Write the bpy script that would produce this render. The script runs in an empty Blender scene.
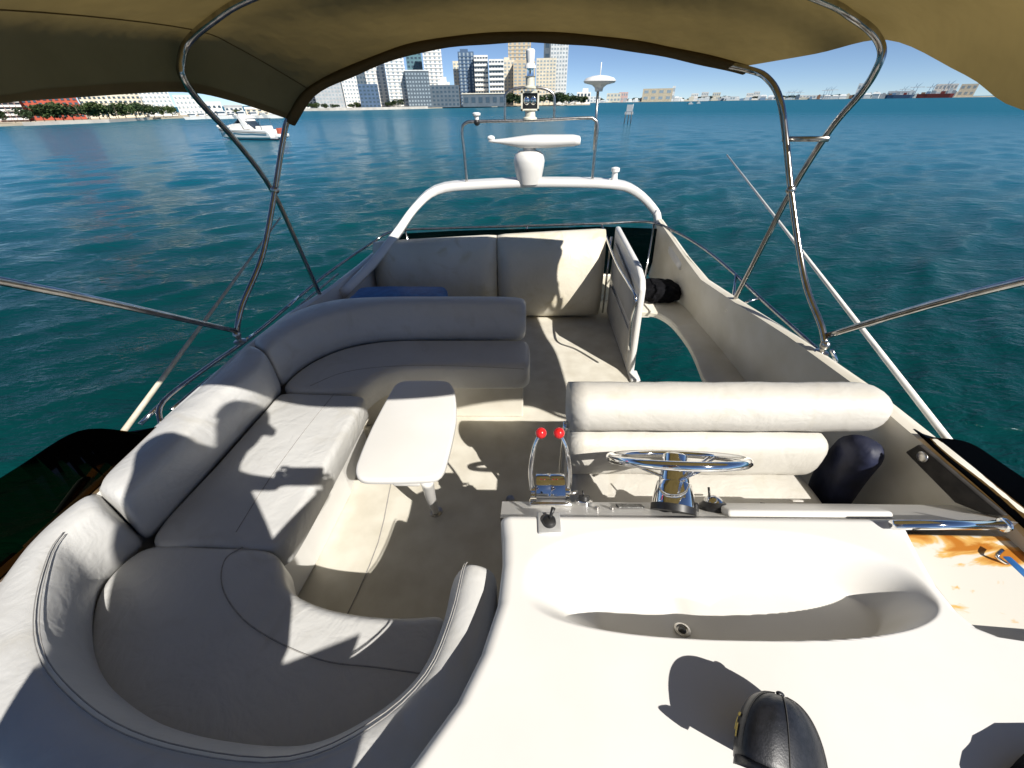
import bpy, bmesh, math, random
from mathutils import Vector, Matrix, noise
random.seed(7)
R = math.radians
sc = bpy.context.scene
COL = sc.collection
PI = math.pi
# ------------------------------------------------------------------ camera frame (measured from the photo)
F = 385.; PIT = R(36.2); YAW = R(1.5); ROLL = R(0.8)
CAM = Vector((0, 0, 1.65))
fw = Vector((-math.sin(YAW)*math.cos(PIT), math.cos(YAW)*math.cos(PIT), -math.sin(PIT)))
r0 = Vector((math.cos(YAW), math.sin(YAW), 0)); u0 = r0.cross(fw)
rt = r0*math.cos(ROLL) - u0*math.sin(ROLL); up = u0*math.cos(ROLL) + r0*math.sin(ROLL)

def ray(px, py):
    return fw + rt*((px-512)/F) + up*((384-py)/F)
def P(px, py, x=None, y=None, z=None):
    """real position of a sighted point whose x, y or z is known"""
    d = ray(px, py)
    t = (z-CAM.z)/d.z if z is not None else (y/d.y if y is not None else x/d.x)
    return CAM + d*t

# ------------------------------------------------------------------ materials
def newmat(name):
    m = bpy.data.materials.new(name); m.use_nodes = True
    nt = m.node_tree; b = nt.nodes['Principled BSDF']
    return m, nt, b
def setp(b, **k):
    for a, v in k.items():
        b.inputs[a.replace('_', ' ')].default_value = v
def rgba(c): return (c[0], c[1], c[2], 1)
def noisy(name, c1, c2, scale=8, rough=.4, bump=0, bscale=60, metallic=0, coat=0, detail=6, lo=.35, hi=.65, bdist=.004, stretch=(1,1,1), spec=.5):
    m, nt, b = newmat(name)
    tc = nt.nodes.new('ShaderNodeTexCoord'); mp = nt.nodes.new('ShaderNodeMapping')
    mp.inputs['Scale'].default_value = stretch
    nt.links.new(tc.outputs['Object'], mp.inputs['Vector'])
    n = nt.nodes.new('ShaderNodeTexNoise'); n.inputs['Scale'].default_value = scale; n.inputs['Detail'].default_value = detail
    nt.links.new(mp.outputs['Vector'], n.inputs['Vector'])
    r = nt.nodes.new('ShaderNodeValToRGB')
    r.color_ramp.elements[0].position = lo; r.color_ramp.elements[0].color = rgba(c1)
    r.color_ramp.elements[1].position = hi; r.color_ramp.elements[1].color = rgba(c2)
    nt.links.new(n.outputs['Fac'], r.inputs['Fac']); nt.links.new(r.outputs['Color'], b.inputs['Base Color'])
    setp(b, Roughness=rough, Metallic=metallic)
    b.inputs['Coat Weight'].default_value = coat
    b.inputs['Specular IOR Level'].default_value = spec
    if bump:
        n2 = nt.nodes.new('ShaderNodeTexNoise'); n2.inputs['Scale'].default_value = bscale; n2.inputs['Detail'].default_value = 5
        nt.links.new(mp.outputs['Vector'], n2.inputs['Vector'])
        bp = nt.nodes.new('ShaderNodeBump'); bp.inputs['Strength'].default_value = bump; bp.inputs['Distance'].default_value = bdist
        nt.links.new(n2.outputs['Fac'], bp.inputs['Height']); nt.links.new(bp.outputs['Normal'], b.inputs['Normal'])
    return m

M = {}
M['gel'] = noisy('gelcoat_white', (.66,.645,.61), (.70,.69,.665), scale=3, rough=.32, bump=.12, bscale=5, bdist=.01)
M['gel_old'] = noisy('gelcoat_weathered', (.60,.56,.46), (.69,.655,.57), scale=5, rough=.42, bump=.2, bscale=14, bdist=.004)
M['hull'] = noisy('hull_paint', (.72,.72,.70), (.78,.78,.77), scale=2, rough=.25)
M['sole'] = noisy('nonskid_sole', (.52,.485,.405), (.62,.59,.51), scale=7, rough=.7, bump=.6, bscale=420, bdist=.0015, detail=9)
M['ply'] = noisy('panel_grey', (.42,.41,.38), (.52,.50,.46), scale=6, rough=.6)
M['steel'] = noisy('stainless_steel', (.62,.62,.62), (.78,.78,.77), scale=40, rough=.16, metallic=1, stretch=(1,1,.1))
M['steel_dull'] = noisy('stainless_weathered', (.36,.34,.31), (.62,.60,.57), scale=50, rough=.3, metallic=1)
M['alu'] = noisy('brushed_alloy', (.40,.40,.39), (.50,.50,.49), scale=40, rough=.55, metallic=.4)
M['chrome'] = noisy('chrome', (.80,.80,.80), (.86,.86,.86), scale=30, rough=.06, metallic=1)
M['black'] = noisy('black_plastic', (.012,.012,.013), (.022,.022,.022), scale=40, rough=.4)
M['rubber'] = noisy('black_rubber', (.02,.02,.02), (.035,.033,.03), scale=30, rough=.75)
M['red'] = noisy('red_knob', (.55,.012,.012), (.62,.02,.02), scale=30, rough=.18, coat=.5)
M['white_plastic'] = noisy('white_plastic', (.76,.76,.74), (.82,.82,.80), scale=14, rough=.35)
M['cream_plastic'] = noisy('aged_cream_plastic', (.55,.53,.42), (.70,.68,.58), scale=25, rough=.45)
M['blue_case'] = noisy('blue_cover', (.02,.10,.30), (.03,.16,.42), scale=20, rough=.45, bump=.3, bscale=40)
M['navy'] = noisy('navy_canvas', (.006,.009,.028), (.015,.020,.055), scale=14, rough=.6, bump=.5, bscale=18, bdist=.01)
M['darkbag'] = noisy('black_canvas', (.002,.002,.003), (.006,.006,.008), scale=30, rough=.9, spec=.15, bump=.8, bscale=25, bdist=.02)
M['cap'] = noisy('cap_cloth', (.006,.007,.010), (.014,.015,.020), scale=90, rough=.42, bump=.3, bscale=300, bdist=.001)
M['gold'] = noisy('gold_thread', (.42,.30,.04), (.60,.45,.08), scale=80, rough=.5)
M['seam'] = noisy('seam_thread', (.26,.25,.24), (.34,.33,.31), scale=60, rough=.8)
M['near_black'] = noisy('dark_gap', (.02,.018,.015), (.04,.035,.03), scale=30, rough=.8)
M['label'] = noisy('instrument_plate', (.03,.03,.03), (.25,.25,.24), scale=160, rough=.4, lo=.5, hi=.56)
M['pole'] = noisy('fibreglass_white', (.72,.71,.66), (.80,.79,.75), scale=12, rough=.35)
M['skin'] = noisy('skin', (.45,.26,.18), (.52,.31,.22), scale=10, rough=.5)
M['shirt'] = noisy('shirt_cloth', (.05,.07,.12), (.07,.09,.15), scale=30, rough=.85)
M['shorts'] = noisy('shorts_cloth', (.25,.22,.17), (.30,.27,.21), scale=30, rough=.85)
M['hair'] = noisy('dark_hair', (.02,.014,.01), (.04,.03,.02), scale=60, rough=.6)
M['phone'] = noisy('phone_body', (.01,.01,.01), (.02,.02,.02), scale=10, rough=.2)

# vinyl with grime, fold wrinkles and grain
def vinyl(name, a, b2, grime, fold=.5):
    m, nt, b = newmat(name)
    tc = nt.nodes.new('ShaderNodeTexCoord')
    def N(scale, detail=6, dist=0):
        n = nt.nodes.new('ShaderNodeTexNoise'); n.inputs['Scale'].default_value = scale
        n.inputs['Detail'].default_value = detail; n.inputs['Distortion'].default_value = dist
        nt.links.new(tc.outputs['Object'], n.inputs['Vector']); return n
    r = nt.nodes.new('ShaderNodeValToRGB'); n = N(2.5, 8, .4); nt.links.new(n.outputs['Fac'], r.inputs['Fac'])
    r.color_ramp.elements[0].position = .3; r.color_ramp.elements[0].color = rgba(a)
    r.color_ramp.elements[1].position = .7; r.color_ramp.elements[1].color = rgba(b2)
    g = N(5, 10, 1.2); gr = nt.nodes.new('ShaderNodeValToRGB'); nt.links.new(g.outputs['Fac'], gr.inputs['Fac'])
    gr.color_ramp.elements[0].position = .56; gr.color_ramp.elements[0].color = (0,0,0,1)
    gr.color_ramp.elements[1].position = .78; gr.color_ramp.elements[1].color = (.55,.55,.55,1)
    mx = nt.nodes.new('ShaderNodeMixRGB'); nt.links.new(gr.outputs['Color'], mx.inputs['Fac'])
    nt.links.new(r.outputs['Color'], mx.inputs['Color1']); mx.inputs['Color2'].default_value = rgba(grime)
    nt.links.new(mx.outputs['Color'], b.inputs['Base Color'])
    setp(b, Roughness=.42)
    h1 = N(420, 2); h2 = N(4.5, 3, 1.5)
    b1 = nt.nodes.new('ShaderNodeBump'); b1.inputs['Strength'].default_value = .25; b1.inputs['Distance'].default_value = .0008
    nt.links.new(h1.outputs['Fac'], b1.inputs['Height'])
    b2n = nt.nodes.new('ShaderNodeBump'); b2n.inputs['Strength'].default_value = fold; b2n.inputs['Distance'].default_value = .03
    nt.links.new(h2.outputs['Fac'], b2n.inputs['Height']); nt.links.new(b1.outputs['Normal'], b2n.inputs['Normal'])
    h3 = N(11, 2, 2.6); b3 = nt.nodes.new('ShaderNodeBump'); b3.inputs['Strength'].default_value = .2; b3.inputs['Distance'].default_value = .009
    nt.links.new(h3.outputs['Fac'], b3.inputs['Height']); nt.links.new(b2n.outputs['Normal'], b3.inputs['Normal'])
    nt.links.new(b3.outputs['Normal'], b.inputs['Normal'])
    return m
M['vinyl'] = vinyl('cushion_vinyl', (.485,.482,.468), (.56,.558,.545), (.40,.38,.33), fold=.26)
M['vinyl_warm'] = vinyl('cushion_vinyl_yellowed', (.60,.55,.43), (.68,.64,.54), (.46,.37,.18), fold=.2)
M['vinyl_seat'] = vinyl('helm_vinyl', (.54,.515,.465), (.60,.58,.53), (.46,.42,.32), fold=.2)

# canvas: translucent cloth
def canvas(name, dif, tra, fac):
    m = bpy.data.materials.new(name); m.use_nodes = True; nt = m.node_tree; nt.nodes.clear()
    out = nt.nodes.new('ShaderNodeOutputMaterial'); d = nt.nodes.new('ShaderNodeBsdfDiffuse'); t = nt.nodes.new('ShaderNodeBsdfTranslucent')
    mx = nt.nodes.new('ShaderNodeMixShader'); mx.inputs[0].default_value = fac
    tc = nt.nodes.new('ShaderNodeTexCoord'); n = nt.nodes.new('ShaderNodeTexNoise'); n.inputs['Scale'].default_value = 3; n.inputs['Detail'].default_value = 8
    nt.links.new(tc.outputs['Object'], n.inputs['Vector'])
    for sh, c in ((d, dif), (t, tra)):
        r = nt.nodes.new('ShaderNodeValToRGB'); r.color_ramp.elements[0].position = .3; r.color_ramp.elements[1].position = .7
        r.color_ramp.elements[0].color = rgba([v*.82 for v in c]); r.color_ramp.elements[1].color = rgba(c)
        nt.links.new(n.outputs['Fac'], r.inputs['Fac']); nt.links.new(r.outputs['Color'], sh.inputs['Color'])
    w = nt.nodes.new('ShaderNodeTexNoise'); w.inputs['Scale'].default_value = 5; w.inputs['Detail'].default_value = 3
    nt.links.new(tc.outputs['Object'], w.inputs['Vector'])
    bp = nt.nodes.new('ShaderNodeBump'); bp.inputs['Strength'].default_value = .5; bp.inputs['Distance'].default_value = .03
    nt.links.new(w.outputs['Fac'], bp.inputs['Height']); nt.links.new(bp.outputs['Normal'], d.inputs['Normal']); nt.links.new(bp.outputs['Normal'], t.inputs['Normal'])
    nt.links.new(d.outputs[0], mx.inputs[1]); nt.links.new(t.outputs[0], mx.inputs[2]); nt.links.new(mx.outputs[0], out.inputs[0])
    return m
M['canvas'] = canvas('khaki_canvas', (.21,.17,.10), (.24,.175,.06), .38)
M['canvas_hem'] = canvas('khaki_canvas_hem', (.19,.15,.085), (.21,.15,.05), .37)
M['tube'] = noisy('tube_steel', (.34,.33,.31), (.52,.50,.48), scale=30, rough=.2, metallic=1, stretch=(1,1,.1))
M['canvas_dbl'] = canvas('khaki_canvas_double', (.15,.11,.06), (.17,.11,.034), .36)

# smoked acrylic
def smoked(name, col):
    m = bpy.data.materials.new(name); m.use_nodes = True; nt = m.node_tree; nt.nodes.clear()
    out = nt.nodes.new('ShaderNodeOutputMaterial'); t = nt.nodes.new('ShaderNodeBsdfTransparent'); t.inputs[0].default_value = rgba(col)
    g = nt.nodes.new('ShaderNodeBsdfGlossy'); g.inputs['Roughness'].default_value = .3; g.inputs['Color'].default_value = (.05,.05,.05,1)
    fr = nt.nodes.new('ShaderNodeFresnel'); fr.inputs[0].default_value = 1.3
    n = nt.nodes.new('ShaderNodeTexNoise'); n.inputs['Scale'].default_value = 40
    tc = nt.nodes.new('ShaderNodeTexCoord'); nt.links.new(tc.outputs['Object'], n.inputs['Vector'])
    r = nt.nodes.new('ShaderNodeValToRGB'); r.color_ramp.elements[0].color = rgba([v*.85 for v in col]); r.color_ramp.elements[1].color = rgba(col)
    nt.links.new(n.outputs['Fac'], r.inputs['Fac']); nt.links.new(r.outputs['Color'], t.inputs[0])
    mx = nt.nodes.new('ShaderNodeMixShader'); nt.links.new(fr.outputs[0], mx.inputs[0])
    nt.links.new(t.outputs[0], mx.inputs[1]); nt.links.new(g.outputs[0], mx.inputs[2]); nt.links.new(mx.outputs[0], out.inputs[0])
    return m
M['smoke'] = smoked('smoked_acrylic', (.41,.325,.20))
M['mesh'] = smoked('dark_mesh_screen', (.22,.24,.22))

# rust stained gelcoat
def rustmat():
    m, nt, b = newmat('rust_stained_gelcoat')
    tc = nt.nodes.new('ShaderNodeTexCoord')
    n = nt.nodes.new('ShaderNodeTexNoise'); n.inputs['Scale'].default_value = 9; n.inputs['Detail'].default_value = 9; n.inputs['Distortion'].default_value = .8
    mp = nt.nodes.new('ShaderNodeMapping'); mp.inputs['Scale'].default_value = (.7,1.6,1)
    nt.links.new(tc.outputs['Object'], mp.inputs[0]); nt.links.new(mp.outputs[0], n.inputs['Vector'])
    sep = nt.nodes.new('ShaderNodeSeparateXYZ'); nt.links.new(tc.outputs['Object'], sep.inputs[0])
    mr = nt.nodes.new('ShaderNodeMapRange'); mr.inputs['From Min'].default_value = .42; mr.inputs['From Max'].default_value = .60
    mr.inputs['To Min'].default_value = -.08; mr.inputs['To Max'].default_value = .075
    nt.links.new(sep.outputs['Y'], mr.inputs['Value'])
    ad = nt.nodes.new('ShaderNodeMath'); ad.operation = 'ADD'; nt.links.new(n.outputs['Fac'], ad.inputs[0]); nt.links.new(mr.outputs[0], ad.inputs[1])
    r = nt.nodes.new('ShaderNodeValToRGB'); e = r.color_ramp.elements
    e[0].position = .55; e[0].color = (.62,.60,.54,1); e[1].position = .68; e[1].color = (.42,.15,.012,1)
    e2 = e.new(.60); e2.color = (.62,.38,.11,1)
    nt.links.new(ad.outputs[0], r.inputs['Fac']); nt.links.new(r.outputs['Color'], b.inputs['Base Color']); setp(b, Roughness=.5)
    return m
M['rust'] = rustmat()

# sea
def sea():
    m, nt, b = newmat('sea_water')
    setp(b, Roughness=.09, IOR=1.33); b.inputs['Specular IOR Level'].default_value = .10
    geo = nt.nodes.new('ShaderNodeNewGeometry')
    def N(scale, detail, sx=1, sy=1, dist=0):
        mp = nt.nodes.new('ShaderNodeMapping'); mp.inputs['Scale'].default_value = (sx, sy, 1); mp.inputs['Rotation'].default_value = (0,0,R(-14))
        nt.links.new(geo.outputs['Position'], mp.inputs[0])
        n = nt.nodes.new('ShaderNodeTexNoise'); n.inputs['Scale'].default_value = scale; n.inputs['Detail'].default_value = detail
        n.inputs['Distortion'].default_value = dist; nt.links.new(mp.outputs[0], n.inputs['Vector']); return n
    # water body colour: shallow streaks and deeper patches
    c = N(.03, 5, .6, 1.4); r = nt.nodes.new('ShaderNodeValToRGB')
    r.color_ramp.elements[0].position = .32; r.color_ramp.elements[0].color = (.001,.024,.025,1)
    r.color_ramp.elements[1].position = .68; r.color_ramp.elements[1].color = (.002,.054,.053,1)
    nt.links.new(c.outputs['Fac'], r.inputs['Fac'])
    # farther out the body colour is mixed towards a lighter blue
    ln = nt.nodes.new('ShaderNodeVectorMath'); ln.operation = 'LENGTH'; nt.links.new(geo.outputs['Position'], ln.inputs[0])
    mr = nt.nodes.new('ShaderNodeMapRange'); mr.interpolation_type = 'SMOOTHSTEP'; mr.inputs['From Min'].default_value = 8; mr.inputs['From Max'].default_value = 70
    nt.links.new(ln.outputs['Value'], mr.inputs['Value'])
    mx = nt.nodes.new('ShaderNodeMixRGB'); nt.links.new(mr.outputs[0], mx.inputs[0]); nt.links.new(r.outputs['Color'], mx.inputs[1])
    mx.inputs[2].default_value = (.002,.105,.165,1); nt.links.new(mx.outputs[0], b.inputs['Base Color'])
    prev = None
    for sc_, det, sx, sy, dist, h, st in ((.5, 4, .6, 1.4, .3, .2, .6), (1.9, 5, .6, 1.5, .6, .12, .8), (8, 4, .6, 1.4, .4, .040, .85)):
        n = N(sc_, det, sx, sy, dist)
        bp = nt.nodes.new('ShaderNodeBump'); bp.inputs['Strength'].default_value = st; bp.inputs['Distance'].default_value = h
        nt.links.new(n.outputs['Fac'], bp.inputs['Height'])
        if prev: nt.links.new(prev.outputs['Normal'], bp.inputs['Normal'])
        prev = bp
    nt.links.new(prev.outputs['Normal'], b.inputs['Normal'])
    # far away the unresolved ripples act as roughness
    mr2 = nt.nodes.new('ShaderNodeMapRange'); mr2.inputs['From Min'].default_value = 12; mr2.inputs['From Max'].default_value = 260
    mr2.inputs['To Min'].default_value = .06; mr2.inputs['To Max'].default_value = .34
    nt.links.new(ln.outputs['Value'], mr2.inputs['Value']); nt.links.new(mr2.outputs[0], b.inputs['Roughness'])
    return m
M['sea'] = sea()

# ------------------------------------------------------------------ mesh helpers
def link(o): COL.objects.link(o); return o
def obj(name, verts, faces, mat, parent=None, smooth=True, sub=0, bevel=0, seg=2, angle=None):
    me = bpy.data.meshes.new(name); me.from_pydata([tuple(v) for v in verts], [], faces); me.update()
    bm = bmesh.new(); bm.from_mesh(me); bmesh.ops.recalc_face_normals(bm, faces=bm.faces); bm.to_mesh(me); bm.free()
    me.materials.append(mat)
    if smooth:
        for p in me.polygons: p.use_smooth = True
        if angle: me.set_sharp_from_angle(angle=R(angle))
    o = bpy.data.objects.new(name, me); link(o)
    if parent: attach(o, parent)
    if bevel:
        b = o.modifiers.new('bevel', 'BEVEL'); b.width = bevel; b.segments = seg; b.limit_method = 'ANGLE'; b.angle_limit = R(35); b.harden_normals = False
    if sub:
        s = o.modifiers.new('sub', 'SUBSURF'); s.levels = sub; s.render_levels = sub
    return o
def attach(o, parent):
    o.parent = parent
    o.matrix_parent_inverse = world_of(parent).inverted()
def world_of(o):
    m = o.matrix_basis.copy()
    if o.parent: m = world_of(o.parent) @ o.matrix_parent_inverse @ m
    return m
def tag(o, label, cat=None, group=None, kind=None):
    if label: o['label'] = label
    if cat: o['category'] = cat
    if group: o['group'] = group
    if kind: o['kind'] = kind
    return o
def thing(name, label, cat, loc, group=None):
    o = bpy.data.objects.new(name, None); link(o); o.location = loc; o.empty_display_size = .05
    return tag(o, label, cat, group)
class MB:
    def __init__(s): s.v = []; s.f = []
    def add(s, v, f):
        n = len(s.v); s.v += [Vector(a) for a in v]; s.f += [tuple(i+n for i in q) for q in f]; return s
    def box(s, c, d, m=None):
        c = Vector(c); vs = [Vector((x*d[0]/2, y*d[1]/2, z*d[2]/2)) for x in (-1,1) for y in (-1,1) for z in (-1,1)]
        if m: vs = [m @ v for v in vs]
        return s.add([c+v for v in vs], [(0,1,3,2),(4,6,7,5),(0,4,5,1),(2,3,7,6),(0,2,6,4),(1,5,7,3)])
    def tube(s, pts, r, seg=10, smooth=True, closed=False, sm=4):
        pts = [Vector(p) for p in pts]
        if smooth and len(pts) > 2: pts = spline(pts, sm, closed)
        n = len(pts); rr = r if isinstance(r, (list, tuple)) else None
        t0 = (pts[1]-pts[0]).normalized(); a = Vector((0,0,1)) if abs(t0.z) < .9 else Vector((1,0,0))
        nn = t0.cross(a).normalized(); rows = []
        for i, p in enumerate(pts):
            if closed: t = (pts[(i+1) % n]-pts[i-1]).normalized()
            else: t = (pts[min(i+1, n-1)]-pts[max(i-1, 0)]).normalized()
            nn = (nn - t*nn.dot(t)).normalized(); bb = t.cross(nn)
            ri = r if rr is None else rr[0]+(rr[1]-rr[0])*i/(n-1)
            rows.append([p + (nn*math.cos(k*2*PI/seg)+bb*math.sin(k*2*PI/seg))*ri for k in range(seg)])
        v = [q for row in rows for q in row]; f = []
        for i in range(n if closed else n-1):
            j = (i+1) % n
            for k in range(seg):
                f.append((i*seg+k, i*seg+(k+1) % seg, j*seg+(k+1) % seg, j*seg+k))
        if not closed: f += [tuple(range(seg)), tuple((n-1)*seg+k for k in range(seg))]
        return s.add(v, f)
    def lathe(s, prof, c, axis=(0,0,1), seg=24):
        ax = Vector(axis).normalized(); q = Vector((0,0,1)).rotation_difference(ax).to_matrix(); c = Vector(c)
        v = []; n = len(prof)
        for (r, h) in prof:
            for k in range(seg):
                a = 2*PI*k/seg; v.append(c + q @ Vector((r*math.cos(a), r*math.sin(a), h)))
        f = [(i*seg+k, i*seg+(k+1) % seg, (i+1)*seg+(k+1) % seg, (i+1)*seg+k) for i in range(n-1) for k in range(seg)]
        f += [tuple(range(seg)), tuple((n-1)*seg+k for k in range(seg))]
        return s.add(v, f)
    def ball(s, c, r, seg=16, sc=(1,1,1)):
        c = Vector(c); prof = [(math.sin(PI*i/10)*r, -math.cos(PI*i/10)*r) for i in range(11)]
        prof[0] = (r*.02, -r); prof[-1] = (r*.02, r)
        n0 = len(s.v); s.lathe(prof, (0,0,0), seg=seg)
        for i in range(n0, len(s.v)): v = s.v[i]; s.v[i] = c + Vector((v.x*sc[0], v.y*sc[1], v.z*sc[2]))
        return s
    def prism(s, outline, z0, z1):
        n = len(outline); v = [(p[0], p[1], z0) for p in outline] + [(p[0], p[1], z1) for p in outline]
        return s.add(v, [tuple(range(n)), tuple(range(n, 2*n))] + [(i, (i+1) % n, n+(i+1) % n, n+i) for i in range(n)])
    def build(s, name, mat, parent=None, **k): return obj(name, s.v, s.f, mat, parent, **k)
def spline(pts, sub=4, closed=False):
    n = len(pts); out = []
    for i in range(n if closed else n-1):
        g = (lambda j: pts[j % n]) if closed else (lambda j: pts[max(0, min(n-1, j))])
        p0, p1, p2, p3 = g(i-1), g(i), g(i+1), g(i+2)
        for k in range(sub):
            t = k/sub
            out.append(.5*((2*p1)+(p2-p0)*t+(2*p0-5*p1+4*p2-p3)*t*t+(3*p1-p0-3*p2+p3)*t**3))
    if not closed: out.append(pts[-1])
    return out
def loft(rows, name, mat, parent=None, closed=True, caps=True, **k):
    """rows of equal length; closed = each row is a loop"""
    m = len(rows[0]); v = [p for r in rows for p in r]; f = []
    for i in range(len(rows)-1):
        for j in range(m if closed else m-1):
            f.append((i*m+j, i*m+(j+1) % m, (i+1)*m+(j+1) % m, (i+1)*m+j))
    if closed and caps: f += [tuple(range(m)), tuple((len(rows)-1)*m+j for j in range(m))]
    return obj(name, v, f, mat, parent, **k)
def inset(out, d):
    n = len(out); res = []
    area = sum(out[i][0]*out[(i+1) % n][1]-out[(i+1) % n][0]*out[i][1] for i in range(n))
    sg = 1 if area > 0 else -1
    for i in range(n):
        a, b, c = out[i-1], out[i], out[(i+1) % n]
        t = Vector((c[0]-a[0], c[1]-a[1])).normalized()
        res.append(Vector((b[0]-t.y*d*sg, b[1]+t.x*d*sg)))
    return res
def pad(outline, z0, z1, r, name, mat, parent, sub=3, rings=4, crown=0, smooth_out=True, **k):
    """upholstered slab with a rolled edge; outline = plan polygon"""
    o = [Vector((p[0], p[1], 0)) for p in outline]
    if smooth_out: o = spline(o, sub, True)
    L = sum((o[i]-o[i-1]).length for i in range(len(o))); N0 = max(24, int(L/.018)); res = []; acc = 0; nxt = 0
    for i in range(len(o)):
        a, c_ = o[i], o[(i+1) % len(o)]; l = (c_-a).length
        while l > 0 and nxt <= acc+l and len(res) < N0: res.append(a.lerp(c_, (nxt-acc)/l)); nxt += L/N0
        acc += l
    for _ in range(max(2, int(r/.006))): res = [(res[i-1]+res[i]*2+res[(i+1) % len(res)])/4 for i in range(len(res))]
    o = [Vector((p.x, p.y)) for p in res]; n = len(o); v = []; f = []; ringz = []
    ringz.append((inset(o, r*.5), z0)); ringz.append((o, z0+r*.6))
    for q in range(rings+1):
        a = q/rings*PI/2; ringz.append((inset(o, r*(1-math.cos(a))) if q else o, z1-r+r*math.sin(a)))
    for pts, z in ringz: v += [(p.x, p.y, z) for p in pts]
    for i in range(len(ringz)-1):
        for j in range(n): f.append((i*n+j, i*n+(j+1) % n, (i+1)*n+(j+1) % n, (i+1)*n+j))
    base = (len(ringz)-1)*n
    ob = obj(name, v, f + [tuple(range(n))], mat, parent, smooth=True, **k)
    me = ob.data; bm = bmesh.new(); bm.from_mesh(me); bm.verts.ensure_lookup_table()
    top = [bm.verts[base+j] for j in range(n)]
    edges = [bm.edges.get((top[j], top[(j+1) % n])) for j in range(n)]
    res = bmesh.ops.triangle_fill(bm, edges=edges, use_beauty=True)
    fs = [g for g in res['geom'] if isinstance(g, bmesh.types.BMFace)]
    bmesh.ops.recalc_face_normals(bm, faces=bm.faces)
    for fc in bm.faces: fc.smooth = True
    bm.to_mesh(me); bm.free()
    return ob
def along(p, k=6): return spline([Vector(q) for q in p], k)

# ------------------------------------------------------------------ THE YACHT
yacht = thing('motor_yacht', 'white motor yacht flybridge seen from its console looking aft', 'yacht', (0, 1.5, 0))
WATER = -3.2

# deck with the stair opening on the right
hole = [P(*p, z=0) for p in ((629,376),(636,316),(650,314),(664,322),(680,342),(694,362),(704,378))]
hx = [(.80,1.75),(.80,2.35),(.84,3.40),(1.0,3.42),(1.12,3.25),(1.20,2.9),(1.24,2.5),(1.24,1.75)]
mb = MB()
mb.prism([(-1.42,-.3),(.86,-.3),(.86,3.72),(-1.42,3.72)], -.06, 0)
mb.prism([(.86,-.3),(1.40,-.3),(1.40,1.75),(.86,1.75)], -.06, -.0015)
mb.prism([(.86,3.44),(1.26,3.44),(1.26,3.72),(.86,3.72)], -.06, -.0015)
mb.build('deck_sole', M['sole'], yacht, smooth=False)

for q in ((-.15,1.35),(-.02,1.62),(.15,1.9)):
    pass
MB().lathe([(.022,.001),(.022,.004),(.012,.005)], (-.05,1.25,0)).build('deck_plug', M['steel_dull'], yacht, angle=40)
MB().tube([Vector((-.70,.62,.002)), Vector((-.66,1.0,.002)), Vector((-.70,1.5,.002)), Vector((-.60,1.84,.002))], .0025, 6).build('sole_joint', M['seam'], yacht)
# side coamings : inner face, rounded top, outer face
def coaming(stations, name, lab):
    rows = []
    for (xi_b, xi_t, xo, y, zt, zb, zo) in stations:
        s = 1 if xo > xi_t else -1
        rows.append([Vector((xi_b, y, zb)), Vector((xi_t-s*.0, y, zt-.05)), Vector((xi_t+s*.006, y, zt-.008)), Vector((xi_t+s*.03, y, zt)), Vector((xo-s*.03, y, zt)),
                     Vector((xo-s*.004, y, zt-.01)), Vector((xo, y, zt-.06)), Vector((xo+s*(.12 if zo < 0 else 0), y, zo))])
    o = loft(rows, name, M['gel'] if lab == 'l' else M['gel_old'], yacht, angle=50); return o
LA1, LA2, LA3 = P(688,256,x=1.32), P(673,235,y=3.50), P(662,219,y=3.72)
coaming([(1.36,1.30,1.40,-.25,.62,-.02,-.9),(1.36,1.28,1.40,.30,.70,-.02,-.9),(1.36,1.29,1.39,.62,.745,-.02,-.9),(1.35,1.30,1.38,.9,.75,-.02,-.9),(1.35,1.31,1.38,1.25,.745,-.02,-.9),
         (1.35,1.315,1.38,1.7,.71,.18,.16),(1.35,1.30,1.37,2.2,.66,.24,.24),(1.34,1.29,1.36,2.7,.615,.24,.24),(1.34,LA1.x-.035,LA1.x+.02,LA1.y,LA1.z,.24,.24),(1.32,LA2.x-.035,LA2.x+.02,3.5,LA2.z,.24,.24),(1.27,LA3.x-.035,LA3.x+.02,3.74,LA3.z,.24,.24)],
        'side_coaming', 'r')
coaming([(-1.42,-1.43,-1.50,.62,.60,-.02,-.9),(-1.42,-1.43,-1.50,.9,.60,-.02,-.9),(-1.42,-1.44,-1.51,1.3,.60,-.02,-.9),(-1.42,-1.44,-1.51,1.8,.60,-.02,-.9),
         (-1.40,-1.40,-1.475,2.2,.60,-.02,-.9),(-1.37,-1.38,-1.44,2.7,.56,-.02,-.9),(-1.33,-1.34,-1.40,3.2,.55,-.02,-.9),(-1.29,-1.29,-1.35,3.72,.56,-.02,-.9)], 'side_coaming', 'l')
# aft coaming under the rail
mb = MB(); mb.box((-.05,3.75,.12), (2.6,.08,.30)); mb.build('aft_coaming', M['gel_old'], yacht, bevel=.02)

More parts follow.
